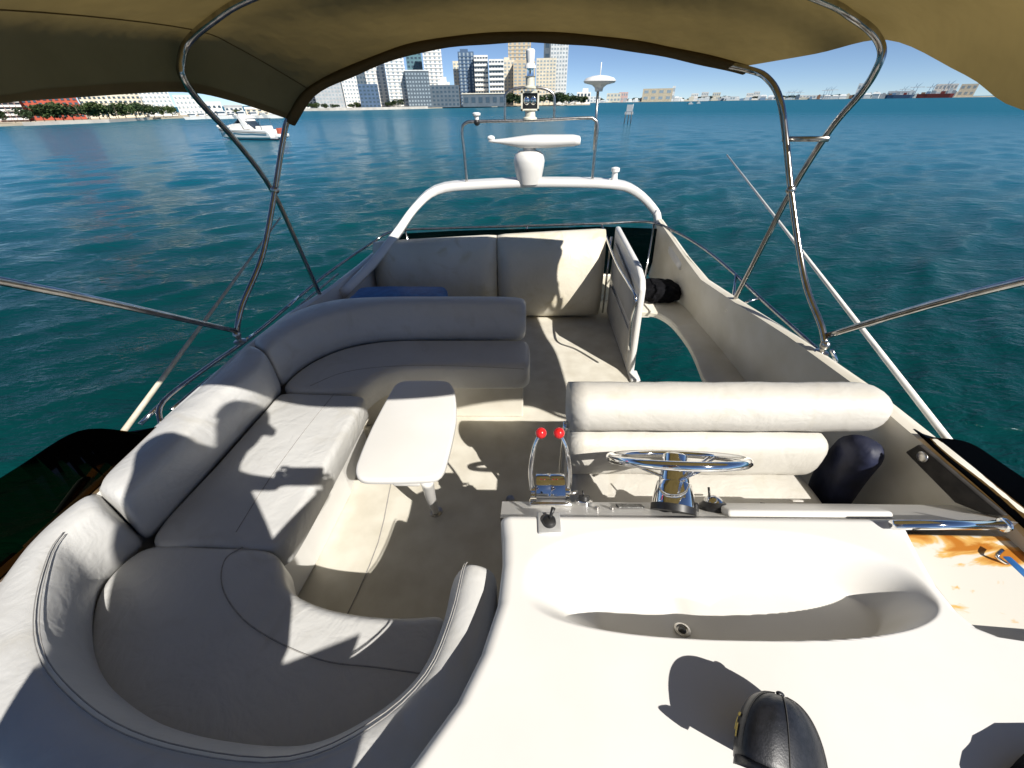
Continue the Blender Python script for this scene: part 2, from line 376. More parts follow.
# forward ring of the coaming that wraps round the sofa
ring_o = [(-1.50,.62),(-1.50,.50),(-1.46,.33),(-1.33,.20),(-1.17,.10),(-.97,.02),(-.7,-.04),(-.42,-.05),(-.2,-.03)]
ring_i = [(-1.43,.62),(-1.43,.50),(-1.375,.37),(-1.25,.25),(-1.11,.155),(-.93,.08),(-.68,.02),(-.42,.01),(-.2,.03)]
rows = []
for a, b in zip(spline([Vector((*p, 0)) for p in ring_o], 4), spline([Vector((*p, 0)) for p in ring_i], 4)):
    m_ = (a*.9+b*.1); m2 = (a*.1+b*.9)
    rows.append([Vector((b.x,b.y,-.02)), Vector((b.x,b.y,.57)), Vector((m2.x,m2.y,.585)), Vector((m_.x,m_.y,.585)), Vector((a.x,a.y,.57)), Vector((a.x*1.04,a.y*1.04-.03,-.6))])
loft(rows, 'forward_coaming', M['gel'], yacht, angle=50)
# strip coloured as the dark of the open gap, and bright trim round its foot
gp = [Vector((a.x-.012, a.y-.016, .565)) for a in [Vector((*p, 0)) for p in ring_o]]
MB().tube(gp, .016, 8).build('gap_strip', M['near_black'], yacht)
gp2 = [Vector((a.x-.045, a.y-.05, .55)) for a in [Vector((*p, 0)) for p in ring_o]]
MB().tube(gp2, .011, 8).build('windscreen_trim', M['steel_dull'], yacht)

# hull and saloon beneath the flybridge
rows = []
for y, hw, ztop, zk in ((-8.5,.12,-.75,-2.6),(-7,1.0,-.85,-3.6),(-4,1.85,-1.15,-3.9),(0,2.1,-1.55,-4.0),(3.6,2.05,-1.9,-3.9),(4.6,2.0,-2.1,-3.8)):
    rows.append([Vector((-hw,y,ztop)), Vector((-hw*.93,y,-2.6)), Vector((-hw*.75,y,-3.3)), Vector((0,y,zk)), Vector((hw*.75,y,-3.3)), Vector((hw*.93,y,-2.6)), Vector((hw,y,ztop))])
loft(rows, 'hull', M['hull'], yacht, angle=50)
rows = []
for y, hb, ht, z in ((-5.2,.9,.5,-1.10),(-3.4,1.35,1.05,-.45),(-2.0,1.6,1.35,-.08),(-.3,1.7,1.45,-.07),(1.7,1.7,1.45,-.07)):
    rows.append([Vector((-hb,y,-1.7)), Vector((-ht,y,z-.08)), Vector((-ht+.1,y,z)), Vector((ht-.1,y,z)), Vector((ht,y,z-.08)), Vector((hb,y,-1.7))])
loft(rows, 'saloon', M['hull'], yacht, angle=50)
# coachroof step the photographer stands on, forward of the console
mb = MB(); mb.prism([(-1.3,-1.5),(1.3,-1.5),(1.35,-.12),(-.2,-.07),(-1.0,-.12)], -.08, .5); mb.build('coachroof', M['gel'], yacht, smooth=False, bevel=.03)

# ---------------------------------------------------------------- console with moulded basin
CL = [(-.052,.615),(-.044,.55),(-.042,.486),(-.049,.396),(-.078,.301),(-.117,.222),(-.186,.133),(-.24,.05),(-.27,-.06)]   # left edge x(y)
CR = [(.99,.615),(.975,.575),(.952,.509),(.932,.44),(.93,.387),(.942,.355),(.975,.338),(1.03,.330),(1.15,.322),(1.29,.312),(1.30,-.06)]
def xat(c, y):
    for (x1, y1), (x2, y2) in zip(c, c[1:]):
        if y2 <= y <= y1: return x1+(x2-x1)*(y1-y)/(y1-y2)
    return c[0][0] if y > c[0][1] else c[-1][0]
BAS = [P(*p, z=.78) for p in ((552,608),(600,618),(680,632),(760,640),(830,638),(890,634),(918,626),(935,606))]
lip = [(p.x, p.y) for p in spline(BAS, 8)]
def lip_y(x):
    if x <= lip[0][0]: return lip[0][1]+ (lip[0][0]-x)*1.0
    for (x1, y1), (x2, y2) in zip(lip, lip[1:]):
        if x1 <= x <= x2: return y1+(y2-y1)*(x-x1)/(x2-x1)
    return lip[-1][1]+(x-lip[-1][0])*1.5
def sm(t): t = max(0, min(1, t)); return t*t*(3-2*t)
def console_z(x, y):
    z = .78
    bx, by = (x-.450)/.45, (y-.425)/(.10 if y < .425 else .158)
    rr_ = (abs(bx)**2.5+abs(by)**2.5)**.4
    if rr_ < 1:
        n2 = bx*bx+by*by+1e-9
        wid = (bx*bx*(.45 if bx < 0 else .16)+by*by*(.12 if by < 0 else .95))/n2
        d = .105*sm((1-rr_)/wid)
        z -= d+math.exp(-((x-.372)/.03)**2)*.008*sm((1-rr_)/.4)
    # soft rolled edges
    e = min(x-xat(CL, y), xat(CR, y)-x)
    if e < .03: z -= (.03-math.sqrt(max(0, .03**2-(.03-max(e, 0))**2)))
    return z
NX, NY = 420, 300; verts = []; faces = []
ys = [.615-(.615+.06)*j/NY for j in range(NY+1)]
for y in ys:
    xl, xr = xat(CL, y), xat(CR, y)
    for i in range(NX+1):
        t = i/NX; x = xl+(xr-xl)*t; zz = console_z(x, y)
        if y > .595: zz -= (.02-math.sqrt(max(0, .02**2-(.02-(.615-y))**2)))
        verts.append((x, y, zz))
W = NX+1
for j in range(NY):
    for i in range(NX): faces.append((j*W+i, j*W+i+1, (j+1)*W+i+1, (j+1)*W+i))
# skirt to the deck
def skirt(idx, dz=-.02):
    global verts, faces
    n = len(verts); verts += [(verts[i][0], verts[i][1], dz) for i in idx]
    for k in range(len(idx)-1): faces.append((idx[k], idx[k+1], n+k+1, n+k))
skirt([j*W for j in range(NY+1)]); skirt([j*W+NX for j in range(NY+1)]); skirt([NY*W+i for i in range(NX+1)])
console = obj('helm_console', verts, faces, M['gel'], yacht)
# dash panel sloping down toward the helm seat
def dz(y): return .757-(y-.617)*(.757-.655)/(.745-.617)
mb = MB(); mb.add([(-.052,.6155,.757),(1.29,.6155,.757),(1.30,.745,.655),(-.055,.745,.655),(1.30,.76,.62),(-.055,.76,.62),(1.30,.76,.0),(-.055,.76,.0),(-.052,.6155,0),(1.29,.6155,0)],
    [(0,1,2,3),(3,2,4,5),(5,4,6,7),(0,3,5,7,8),(1,2,4,6,9)])
mb.build('dash_panel', M['gel'], yacht, smooth=False)
nrm = Vector((0,.102,.128)).normalized(); tang = Vector((0,.128,-.102)).normalized(); Rd = Matrix.Rotation(-math.atan2(.102,.128), 3, 'X')
def on_dash(px, py, h=0):
    d = ray(px, py); p0 = Vector((0,.617,.757)); t = (p0-CAM).dot(nrm)/d.dot(nrm); return CAM+d*t+nrm*h
# raised pod on the right of the dash
c0 = on_dash(880, 509)
mb = MB(); mb.box((.78,.672,.722), (.44,.085,.022), Rd); mb.build('dash_locker_lid', M['gel'], yacht, bevel=.01, seg=3)
# drain
dp = Vector((.372,.385, console_z(.372,.385)+.002))
drain = MB().lathe([(.018,0),(.018,.004),(.013,.0045),(.012,.001)], dp, (0,.35,1)).build('drain', M['steel_dull'], console, angle=40)
MB().lathe([(.009,0),(.008,.0035)], dp+Vector((0,0,.001)), (0,.35,1)).build('drain_plug', M['black'], drain)
# lower shelf with rust
mb = MB(); mb.prism([(1.0,.615),(.98,.34),(1.06,.30),(1.30,.28),(1.30,.612)], .3, .705); mb.build('side_shelf', M['rust'], yacht, smooth=False, bevel=.006)

# ---------------------------------------------------------------- stairwell ledge
LZ = .3
li = [(1.10,1.70),(1.11,1.908),(1.14,2.12),(1.158,2.297),(1.155,2.5),(1.135,2.66),(1.08,2.78),(1.0,2.82),(.87,2.83)]
lo_ = [(1.345,1.70),(1.345,1.9),(1.345,2.1),(1.34,2.3),(1.335,2.5),(1.33,2.8),(1.29,3.1),(1.2,3.45),(.87,3.62)]
rows = []
for a, b in zip(spline([Vector((*p,0)) for p in li], 4), spline([Vector((*p,0)) for p in lo_], 4)):
    t = (b-a).normalized()
    rows.append([Vector((a.x,a.y,LZ-.055))+t*.03, Vector((a.x,a.y,LZ-.04)), Vector((a.x,a.y,LZ-.010)), Vector((a.x,a.y,LZ))+t*.012, Vector((b.x,b.y,LZ)), Vector((b.x,b.y,LZ-.06))])
loft(rows, 'stair_ledge', M['gel_old'], yacht, angle=40)
mb = MB(); mb.box((1.10,1.68,.1), (.48,.05,.40)); mb.build('stair_bulkhead', M['gel_old'], yacht, bevel=.015)
# white sill by the stairs
mb = MB(); mb.box((.835,2.33,.012), (.07,.13,.03)); mb.build('stair_sill', M['gel'], yacht, bevel=.008)

# ---------------------------------------------------------------- radar arch
cl = [((345,292),2.75,.075,.16),((372,264),3.15,.075,.17),((396,234),3.5,.075,.17),((415,208),3.75,.07,.17),((437,191),3.88,.075,.20),((475,186.5),3.9,.07,.22),((540,184),3.9,.068,.22),((610,185.5),3.9,.07,.22),
      ((636,192),3.88,.075,.18),((656,211),3.80,.065,.18),((662,219),3.72,.06,.14),((672,234),3.5,.055,.10),((688,257),3.1,.05,.06)]
pts = [P(*a, y=b) for a, b, _, _ in cl[:-3]]+[LA3+Vector((-.01,.0,-.03)), LA2+Vector((-.01,.0,-.03)), LA1+Vector((-.01,0,-.06))]; n = len(pts)
sp = spline(pts, 4); rows = []
wd = spline([Vector((c, d, 0)) for _, _, c, d in cl], 4)
for i, p in enumerate(sp):
    t = (sp[min(i+1, len(sp)-1)]-sp[max(i-1, 0)]).normalized()
    dpt = Vector((0,1,0)); dpt = (dpt-t*dpt.dot(t)).normalized(); nn = t.cross(dpt)
    th, de = wd[i].x/2, wd[i].y/2; row = []
    for k in range(16):
        a = 2*PI*k/16; cx, cy = math.cos(a), math.sin(a)
        row.append(p + nn*th*math.copysign(abs(cx)**.38, cx) + dpt*de*(1+math.copysign(abs(cy)**.38, cy)))
    rows.append(row)
arch = loft(rows, 'radar_arch', M['gel'], yacht)

# ---------------------------------------------------------------- rails and screens (part of the yacht)
RR = .0105
railp = [Vector((-1.485,1.16,.59)),P(163,402,x=-1.53),P(205,369,x=-1.54),P(255,334,x=-1.54),P(300,296,x=-1.52),P(335,268,x=-1.46),P(372,243,x=-1.36),P(395,231,y=3.7),P(450,228,y=3.74),P(522,226,y=3.75),P(600,223.5,y=3.75),
         P(648,222,y=3.74),P(672,230,x=1.33),P(700,246,x=1.45),P(728,268,x=1.47),P(760,298,x=1.47),P(800,334,x=1.48),P(840,370,x=1.48),P(868,394,x=1.47)]
rail = MB().tube(railp, RR, 10, sm=5).build('guard_rail', M['tube'], yacht)
low = [p+Vector((.012, 0, -.045)) for p in railp[1:6]]
MB().tube(low, .008, 8).build('lower_rail', M['tube'], yacht)
def stan(a, b, name='stanchion', r=.009): return MB().tube([a, b], r, 8, smooth=False).build(name, M['steel'], rail)
for (a, b) in ((railp[4]+Vector((0,.0,0)), Vector((-1.50,2.28,.60))), (P(405,229.5,y=3.73), Vector((-1.04,3.74,.25))), (P(527,226,y=3.75), Vector((.06,3.75,.25))),
               (P(654,224,y=3.72), P(643,290,y=3.3)), (P(602,223.5,y=3.75), Vector((.72,3.75,.25))), (railp[15], P(738,305,x=1.36)), (railp[14]+Vector((0,-.12,-.0)), P(733,303,x=1.36)), (railp[3], Vector((-1.53,1.85,.60))), (railp[1], Vector((-1.56,1.15,.60))), (railp[17], Vector((1.39,1.5,.74)))):
    stan(a, b)
# smoked screen below the aft rail
s0 = [Vector((-1.14,3.735,.235)), Vector((-.6,3.74,.235)), Vector((.0,3.74,.235)), Vector((.7,3.74,.235)), Vector((1.25,3.70,.27))]
s1 = [P(397,234,y=3.72), P(450,231,y=3.74), P(522,229,y=3.74), P(600,226.5,y=3.74), P(664,229,y=3.71)]
rows = [[a, b, b+Vector((0,.006,0)), a+Vector((0,.006,0))] for a, b in zip(s0, s1)]
loft(rows, 'aft_screen', M['mesh'], yacht, smooth=False)
# smoked windscreens, left and right wings
def wing(bot, top, name):
    nb = spline(bot, 6); nt_ = spline(top, 6); rows = []
    for a, b in zip(nb, nt_):
        o = Vector((.008,0,0)) if a.x < 0 else Vector((-.008,0,0)); rows.append([a, b, b+o, a+o])
    return loft(rows, name, M['smoke'], yacht, smooth=False)
wl = wing([Vector((-1.455,1.12,.616)), Vector((-1.435,.9,.614)), Vector((-1.43,.62,.612)), Vector((-1.46,.30,.56)), Vector((-1.2,.06,.55))],
          [P(133,432,z=.63), P(78,431,z=.66), P(0,478,z=.70), Vector((-1.62,.30,.78)), Vector((-1.38,-.05,.82))], 'smoked_windscreen')
wr = wing([Vector((1.315,.97,.757)), Vector((1.305,.85,.757)), Vector((1.30,.68,.757)), Vector((1.30,.4,.74)), Vector((1.32,.0,.70))],
          [P(930,438,z=.765), P(970,443,z=.70), P(1024,478,z=.70), Vector((1.58,.40,.72)), Vector((1.56,-.05,.74))], 'smoked_windscreen')
# dark plinths at the foot of each screen
pl = [P(*p, x=1.297) for p in ((911,452),(925,444),(1012,516),(990,514),(962,503))]
pq = [p+Vector((-.022,0,0)) for p in pl]
sp_ = MB().add(pl+pq, [(0,1,2,3,4),(5,6,7,8,9)]+[(i,(i+1)%5,5+(i+1)%5,5+i) for i in range(5)]).build('speaker_plate', M['near_black'], yacht, smooth=False, bevel=.006)
c = P(922,457,x=1.262); MB().ball(c, .016, sc=(.3,1.1,1.1)).build('latch', M['steel_dull'], sp_)

# ---------------------------------------------------------------- hinged partition beside the stairs
pt = thing('partition_gate', 'white partition gate with grey panels and chrome rail beside the stair opening', 'gate', (.8,2.9,0))
a0, a1, a2, a3 = Vector((.80,2.36,.0)), Vector((.775,2.40,.66)), Vector((.79,2.62,.74)), Vector((.80,3.42,.80)); a4 = Vector((.83,3.44,0))
def slab(pts, th, name, mat, par, bevel=.012):
    o = Vector((th,0,0)); v = pts+[p+o for p in pts]; n = len(pts)
    return MB().add(v, [tuple(range(n)), tuple(range(n,2*n))]+[(i,(i+1)%n,n+(i+1)%n,n+i) for i in range(n)]).build(name, mat, par, smooth=True, bevel=bevel, seg=3, angle=40)
slab([a0, a1, Vector((.777,2.45,.71)), a2, a3, a4], .045, 'frame', M['gel'], pt, .018)
slab([Vector((.785,2.46,.36)), Vector((.772,2.50,.60)), Vector((.783,3.30,.70)), Vector((.80,3.32,.38))], .012, 'upper_panel', M['ply'], pt, .01)
slab([Vector((.794,2.46,.05)), Vector((.782,2.48,.31)), Vector((.797,3.32,.33)), Vector((.812,3.34,.05))], .012, 'lower_panel', M['ply'], pt, .01)
MB().tube([P(602,226,y=3.7), P(616,262,x=.745), P(630,286,x=.735), P(636,300,x=.74), P(631,322,x=.75), P(629,350,x=.765)], .010, 10).build('grab_rail', M['steel'], pt)
MB().tube([Vector((.785,3.38,.02)), Vector((.77,3.38,.72))], .009, 8, smooth=False).build('hinge_post', M['steel'], pt)

# ================================================================ CURVED SOFA
sofa = thing('corner_sofa', 'long curved off-white vinyl sofa wrapping the left side of the deck', 'sofa', (-.9,1.2,0))
# plinths
MB().prism([(-1.40,.5),(-.93,.66),(-.905,.90),(-.885,1.28),(-.93,1.68),(-1.40,1.7)], 0.001, .30).build('base', M['gel'], sofa, smooth=False, bevel=.01)
MB().prism([(-1.38,1.72),(-1.0,1.78),(-.8,1.89),(.02,1.89),(.02,2.33),(-1.2,2.33),(-1.38,2.1)], 0.001, .26).build('base', M['gel_old'], sofa, smooth=False, bevel=.01)
MB().prism([(-.93,.655),(-.70,.56),(-.45,.50),(-.12,.50),(-.12,.2),(-.5,.08),(-.9,.12),(-1.25,.3),(-1.40,.49)], 0.001, .30).build('base', M['gel'], sofa, smooth=False, bevel=.01)
# seat cushions
A = [(-1.31,.745),(-1.10,.735),(-.87,.72),(-.835,.755),(-.822,1.0),(-.815,1.3),(-.813,1.55),(-.84,1.585),(-1.10,1.60),(-1.27,1.605),(-1.285,1.5),(-1.30,1.1)]
def dense(poly, n=4):
    out = []
    for a, b in zip(poly, poly[1:]+poly[:1]):
        for k in range(n): out.append((a[0]+(b[0]-a[0])*k/n, a[1]+(b[1]-a[1])*k/n))
    return out
sa = pad(A, .28, .42, .028, 'seat_cushion', M['vinyl'], sofa)
Bo = [(-1.30,.735),(-1.35,.65),(-1.34,.57),(-1.29,.49),(-1.20,.38),(-1.07,.29),(-.90,.215),(-.72,.175),(-.55,.165),(-.40,.195),(-.30,.27),(-.24,.37),(-.215,.47),(-.225,.525),
      (-.30,.515),(-.42,.515),(-.56,.53),(-.67,.56),(-.75,.60),(-.785,.655),(-.83,.705),(-.90,.728),(-1.10,.732)]
sb = pad(Bo, .28, .418, .03, 'seat_cushion', M['vinyl'], sofa)
Co = [(-1.27,1.63),(-1.30,1.72),(-1.25,1.90),(-1.13,2.05),(-.98,2.13),(-.80,2.17),(-.5,2.175),(-.2,2.175),(.02,2.17),(.055,2.14),(.06,2.0),(.055,1.90),(.02,1.865),(-.2,1.86),(-.45,1.86),(-.66,1.855),(-.80,1.78),(-.85,1.68),(-.90,1.625),(-1.1,1.62)]
sc_ = pad(Co, .24, .42, .035, 'seat_cushion', M['vinyl'], sofa)
# seams on the seats
def seamline(pix, z, par, r=.0016):
    MB().tube([P(*p, z=z) for p in pix], r, 6).build('seam', M['seam'], par)
seamline([(334,394),(305,430),(270,478),(236,532)], .4205, sa)
seamline([(243,547),(226,558),(221,578),(228,600),(250,625),(290,648),(330,662),(375,667),(425,674)], .4185, sb, .002)
seamline([(310,398-12),(345,372),(395,366),(460,366),(524,369)], .4205, sc_)
# back rolls : inner foot, inner seam, outer top, outer foot
def back(st, name, mat=M['vinyl'], bulge=.02, zt=.62, capin=.02, zs=None):
    """st = list of (foot xy, seam xy, outer xy)"""
    rows = []
    k = 4
    f = spline([Vector((*s[0],0)) for s in st], k); g = spline([Vector((*s[1],0)) for s in st], k); h = spline([Vector((*s[2],0)) for s in st], k)
    N_ = len(f)
    for i, (a, b, c_) in enumerate(zip(f, g, h)):
        e = min(i, N_-1-i); zt = (zs[i//k]*(1-(i%k)/k)+zs[min(len(zs)-1, i//k+1)]*(i%k)/k) if zs else zt; q = {0:.90, 1:.98}.get(e, 1.0); 
        a3 = Vector((a.x,a.y,.40)); b3 = Vector((b.x,b.y,zt)); c3 = Vector((c_.x,c_.y,zt-.01)); d3 = Vector((c_.x,c_.y,.33)); e3 = Vector((a.x*.5+c_.x*.5,a.y*.5+c_.y*.5,.33))
        out = (c3-b3); out.z = 0; out.normalize()
        row = [a3, a3*.66+b3*.34-out*bulge*.9+Vector((0,0,.01)), a3*.33+b3*.67-out*bulge*.9+Vector((0,0,.012)), b3-out*.004-Vector((0,0,.014)), b3+out*.008+Vector((0,0,.002)),
               b3*.65+c3*.35+Vector((0,0,bulge*.7)), b3*.3+c3*.7+Vector((0,0,bulge*.6)), c3-Vector((0,0,.004)), c3-Vector((0,0,.05)), c3*.4+d3*.6, d3, e3]
        m = sum(row, Vector())/len(row)
        rows.append([m+(p-m)*q for p in row])
    # soft caps
    def capped(r, sgn_row): 
        m = sum(r, Vector())/len(r); dirn = (m-sum(sgn_row, Vector())/len(r)).normalized()
        return [m+(p-m)*.6+dirn*capin*.35 for p in r]
    rows = [capped(rows[0], rows[2])]+rows+[capped(rows[-1], rows[-3])]
    return loft(rows, name, mat, sofa, sub=1)
zz = .62
def q2(p, z=zz): v = P(*p, z=z); return (v.x, v.y)
# left straight back
back([(q2((146,541),.42), q2((118,497),.625), (-1.475,.835)), (q2((178,505),.42), q2((150,468),.625), (-1.485,1.0)), (q2((214,466),.42), q2((190,428),.625), (-1.495,1.15)),
      (q2((250,426),.42), q2((225,392),.625), (-1.485,1.42)), (q2((276,398),.42), q2((258,365),.625), (-1.48,1.66)), (q2((283,389),.42), (-1.315,1.68), (-1.48,1.80))], 'backrest')
# aft curved back
back([((-1.285,1.66),(-1.325,1.70),(-1.48,1.82)), ((-1.27,1.80),(-1.31,1.86),(-1.47,2.0)), ((-1.18,1.97),(-1.22,2.05),(-1.42,2.22)), ((-1.03,2.09),(-1.06,2.18),(-1.24,2.38)),
      ((-.85,2.15),(-.86,2.25),(-.92,2.42)), ((-.6,2.165),(-.6,2.265),(-.6,2.42)), ((-.3,2.165),(-.3,2.265),(-.3,2.42)), ((.03,2.16),(.03,2.26),(.035,2.41))], 'backrest')
# forward round back
seam = [(-1.345,.735),(-1.36,.64),(-1.34,.58),(-1.245,.455),(-1.14,.355),(-1.02,.285),(-.84,.215),(-.65,.178),(-.45,.170),(-.31,.222),(-.212,.308),(-.172,.43),(-.158,.545),(-.150,.566)]
foot = [(-1.315,.735),(-1.345,.635),(-1.33,.565),(-1.25,.465),(-1.13,.36),(-1.00,.29),(-.84,.235),(-.66,.205),(-.47,.205),(-.345,.255),(-.255,.33),(-.215,.43),(-.205,.53),(-.200,.552)]
outr = [(-1.46,.825),(-1.475,.70),(-1.455,.58),(-1.385,.40),(-1.27,.275),(-1.13,.18),(-.93,.10),(-.68,.045),(-.42,.035),(-.22,.09),(-.118,.235),(-.070,.36),(-.062,.50),(-.068,.555)]
ZS = [.62]*7+[.625,.635,.655,.675,.69,.70,.70]
sc1 = lambda p, z: (p[0]*(1.65-z)/1.03, p[1]*(1.65-z)/1.03)
seam = [sc1(p, z) for p, z in zip(seam, ZS)]; outr = [sc1(p, z) for p, z in zip(outr, ZS)]
bb = back(list(zip(foot, seam, outr)), 'backrest', zs=ZS)
for off in (0, .012):
    pts = [Vector((a[0]+(c_[0]-a[0])*off*5, a[1]+(c_[1]-a[1])*off*5, z+.0015+off*.35)) for a, c_, z in zip(seam[1:], outr[1:], ZS[1:])]
    MB().tube(pts, .0013, 6).build('piping', M['seam'], bb)

# ================================================================ TABLE
tb = thing('deck_table', 'small cream tapered table standing on one leg before the sofa', 'table', (-.45,1.2,0))
T = [P(*p, z=.56) for p in ((355,466),(358,477),(366,480),(430,479),(441,474),(446,464),(456,420),(455,392),(450,382),(443,380),(405,380),(396,383),(390,392),(372,425))]
pad([(p.x,p.y) for p in T], .53, .56, .012, 'tabletop', M['gel'], tb, sub=2)
mb = MB(); mb.tube([Vector((-.345,.935,.53)), Vector((-.375,1.02,.30)), Vector((-.42,1.17,.0))], [.026,.015], 12); mb.build('leg', M['gel'], tb)
MB().box((-.42,1.12,.515), (.10,.40,.025)).build('leg_bracket', M['gel'], tb, bevel=.006)
MB().lathe([(.032,0.001),(.032,.006),(.022,.010)], (-.42,1.17,0)).build('floor_socket', M['steel_dull'], tb, angle=40)

# ================================================================ HELM SEAT
hs = thing('helm_seat', 'white double helm seat with thick padded roll backrest behind the wheel', 'seat', (.72,1.1,0))
def rollrow(x, cy, cz, ry, rz, n=20, p=.85, tilt=0):
    row = []
    for k in range(n):
        a = 2*PI*k/n; cx, sx = math.cos(a), math.sin(a)
        v = Vector((0, ry*math.copysign(abs(cx)**p, cx), rz*math.copysign(abs(sx)**p, sx)))
        row.append(Vector((x, cy+v.y*math.cos(tilt)-v.z*math.sin(tilt), cz+v.y*math.sin(tilt)+v.z*math.cos(tilt))))
    return row
def roll(x0, x1, cy, cz, ry, rz, name, mat, par, r0_=.03, r1_=.06, p=.85, tilt=0, sag=0):
    rows = []
    for i in range(7):
        a = i/6*PI/2; s = .25+.75*math.sin(a); rows.append(rollrow(x0+r0_*(1-math.sin(a)) if 0 else x0+r0_*(1-math.cos(PI/2-a)), cy, cz, ry*s if r0_ > .05 else ry*(.6+.4*math.sin(a)), rz*(.6+.4*math.sin(a)) if r0_ <= .05 else rz*s, p=p, tilt=tilt))
    m = 24
    for i in range(1, m):
        x = x0+r0_+(x1-r1_-x0-r0_)*i/m; w = 1+.012*math.sin(x*23+cy*7)+.008*math.sin(x*61)
        rows.append(rollrow(x, cy, cz-sag*math.sin(PI*i/m), ry*w, rz*w, p=p, tilt=tilt))
    for i in range(7):
        a = PI/2-i/6*PI/2; s = .3+.7*math.sin(a) if r1_ > .05 else .6+.4*math.sin(a)
        rows.append(rollrow(x1-r1_+r1_*math.cos(a), cy, cz, ry*s, rz*s, p=p, tilt=tilt))
    return loft(rows, name, mat, par)
roll(.175, 1.29, 1.085, .757, .084, .084, 'backrest_roll', M['vinyl_seat'], hs, .02, .09)
roll(.185, 1.14, 1.06, .565, .075, .100, 'backrest', M['vinyl_seat'], hs, .02, .07, p=.7)
roll(.19, 1.12, .93, .40, .20, .055, 'seat_cushion', M['vinyl_seat'], hs, .02, .05, p=.5)
MB().prism([(.22,.8),(1.1,.8),(1.1,1.12),(.22,1.12)], .001, .35).build('seat_box', M['gel_old'], hs, smooth=False, bevel=.01)
for x in (.168,):
    MB().tube([Vector((x,1.06,.70)), Vector((x-.004,1.04,.50)), Vector((x,1.0,.30)), Vector((x+.03,.95,.2))], .010, 8).build('side_bracket', M['steel'], hs)
MB().tube([P(600,398,y=1.0)]*1+[Vector((.42,.93,.66))], .0001, 3, smooth=False)

# ================================================================ AFT BENCH BACK
ab = thing('aft_bench', 'aft bench with tall yellowed vinyl backrest panels against the stern rail', 'bench', (-.3,3.5,0))
def panel(xa, xb, name):
    rows = []
    n = 14
    for i in range(n+1):
        t = i/n; x = xa+(xb-xa)*t; e = min(t, 1-t)*(xb-xa); q = 1 if e > .03 else .55+.45*math.sin(e/.03*PI/2)
        zt = .66+(x+1.24)*.047; yy = 3.42
        c_ = Vector((x, yy, zt*.5)); row = []
        for k in range(22):
            a = 2*PI*k/22; cx, sx = math.cos(a), math.sin(a)
            y_ = .115*q*math.copysign(abs(cx)**.8, cx); z_ = zt*.5*(.97+.03*q)*math.copysign(abs(sx)**.62, sx)
            if cx < 0: y_ *= 1.0+.5*math.cos(sx*1.3)
            row.append(Vector((x, yy+y_+z_*.16, c_.z+z_+.01)))
        rows.append(row)
    return loft(rows, name, M['vinyl_warm'], ab)
panel(-1.30, -.208, 'backrest'); panel(-.200, .735, 'backrest')
MB().box((-.26,3.60,.22), (1.9,.12,.40)).build('bench_box', M['gel_old'], ab, bevel=.01)
# blue folded cover
bt = MB(); 
bc = [P(*p, z=.50) for p in ((366,297),(378,289),(440,289),(446,295),(440,302),(370,303))]
rows = []
pad([(-1.22,2.52),(-.58,2.52),(-.54,2.60),(-.56,2.80),(-.62,2.84),(-1.20,2.84),(-1.25,2.7)], .34, .52, .05, 'storage_box', M['blue_case'], None, sub=3)
o = bpy.context.scene.objects['storage_box']; tag(o, 'dark blue plastic storage bin tucked behind the sofa backrest', 'storage bin')
MB().prism([(-1.2,2.54),(-.6,2.54),(-.6,2.82),(-1.2,2.82)], .001, .365).build('bin_body', M['blue_case'], o, smooth=False, bevel=.02)

# ================================================================ NAVY FENDER CUSHION beside helm seat
rows = []
for i in range(13):
    t = i/12; z = .22+.46*t; s = math.sin(min(1, min(t, 1-t)*8+.35)*PI/2)
    cx = 1.235-.035*t; cy = .97+.03*math.sin(t*3)
    rows.append([Vector((cx+.050*s*math.copysign(abs(math.cos(a))**.55, math.cos(a))+.006*math.sin(a*3+t*9), cy+.075*s*math.copysign(abs(math.sin(a))**.8, math.sin(a)), z)) for a in [2*PI*k/18 for k in range(18)]])
rows = [[q+Vector((0,0,.05*(.5-abs(q.y-.96)*4)*(1 if i > 9 else 0))) for q in rw] for i, rw in enumerate(rows)]
o = loft(rows, 'cushion', M['navy'], None, sub=1); tag(o, 'navy blue stuffed cushion wedged upright between helm seat and right wall', 'cushion')

# black bag on the ledge by the arch
def blob(name, c, size, mat, seed, amp=.18, par=None, freq=3.5):
    bm = bmesh.new(); bmesh.ops.create_icosphere(bm, subdivisions=4, radius=1)
    for v in bm.verts:
        n_ = noise.fractal(Vector(v.co)*freq*.5+Vector((seed, 0, 0)), 1.0, 2.0, 4)
        k = 1+amp*n_; co = v.co*k
        co = Vector((math.copysign(abs(co.x)**.75, co.x), math.copysign(abs(co.y)**.75, co.y), math.copysign(abs(co.z)**.7, co.z)))
        v.co = Vector(c)+Vector((co.x*size[0], co.y*size[1], co.z*size[2]))
    me = bpy.data.meshes.new(name); bm.to_mesh(me); bm.free(); me.materials.append(mat)
    for p in me.polygons: p.use_smooth = True
    o = link(bpy.data.objects.new(name, me))
    if par: attach(o, par)
    return o
o = blob('bag', (1.15,3.08,.365), (.165,.16,.075), M['darkbag'], 3.1, .25, freq=5); tag(o, 'crumpled black bag lying on the ledge at the foot of the arch', 'bag')
o = blob('shade_bundle', (.885,.035,.80), (.17,.13,.05), M['darkbag'], 8.1, .12); tag(o, 'dark cloth bundle added to shade the right front corner of the console', 'cloth bundle')  # bundle is added; its cast shadow makes the dark corner

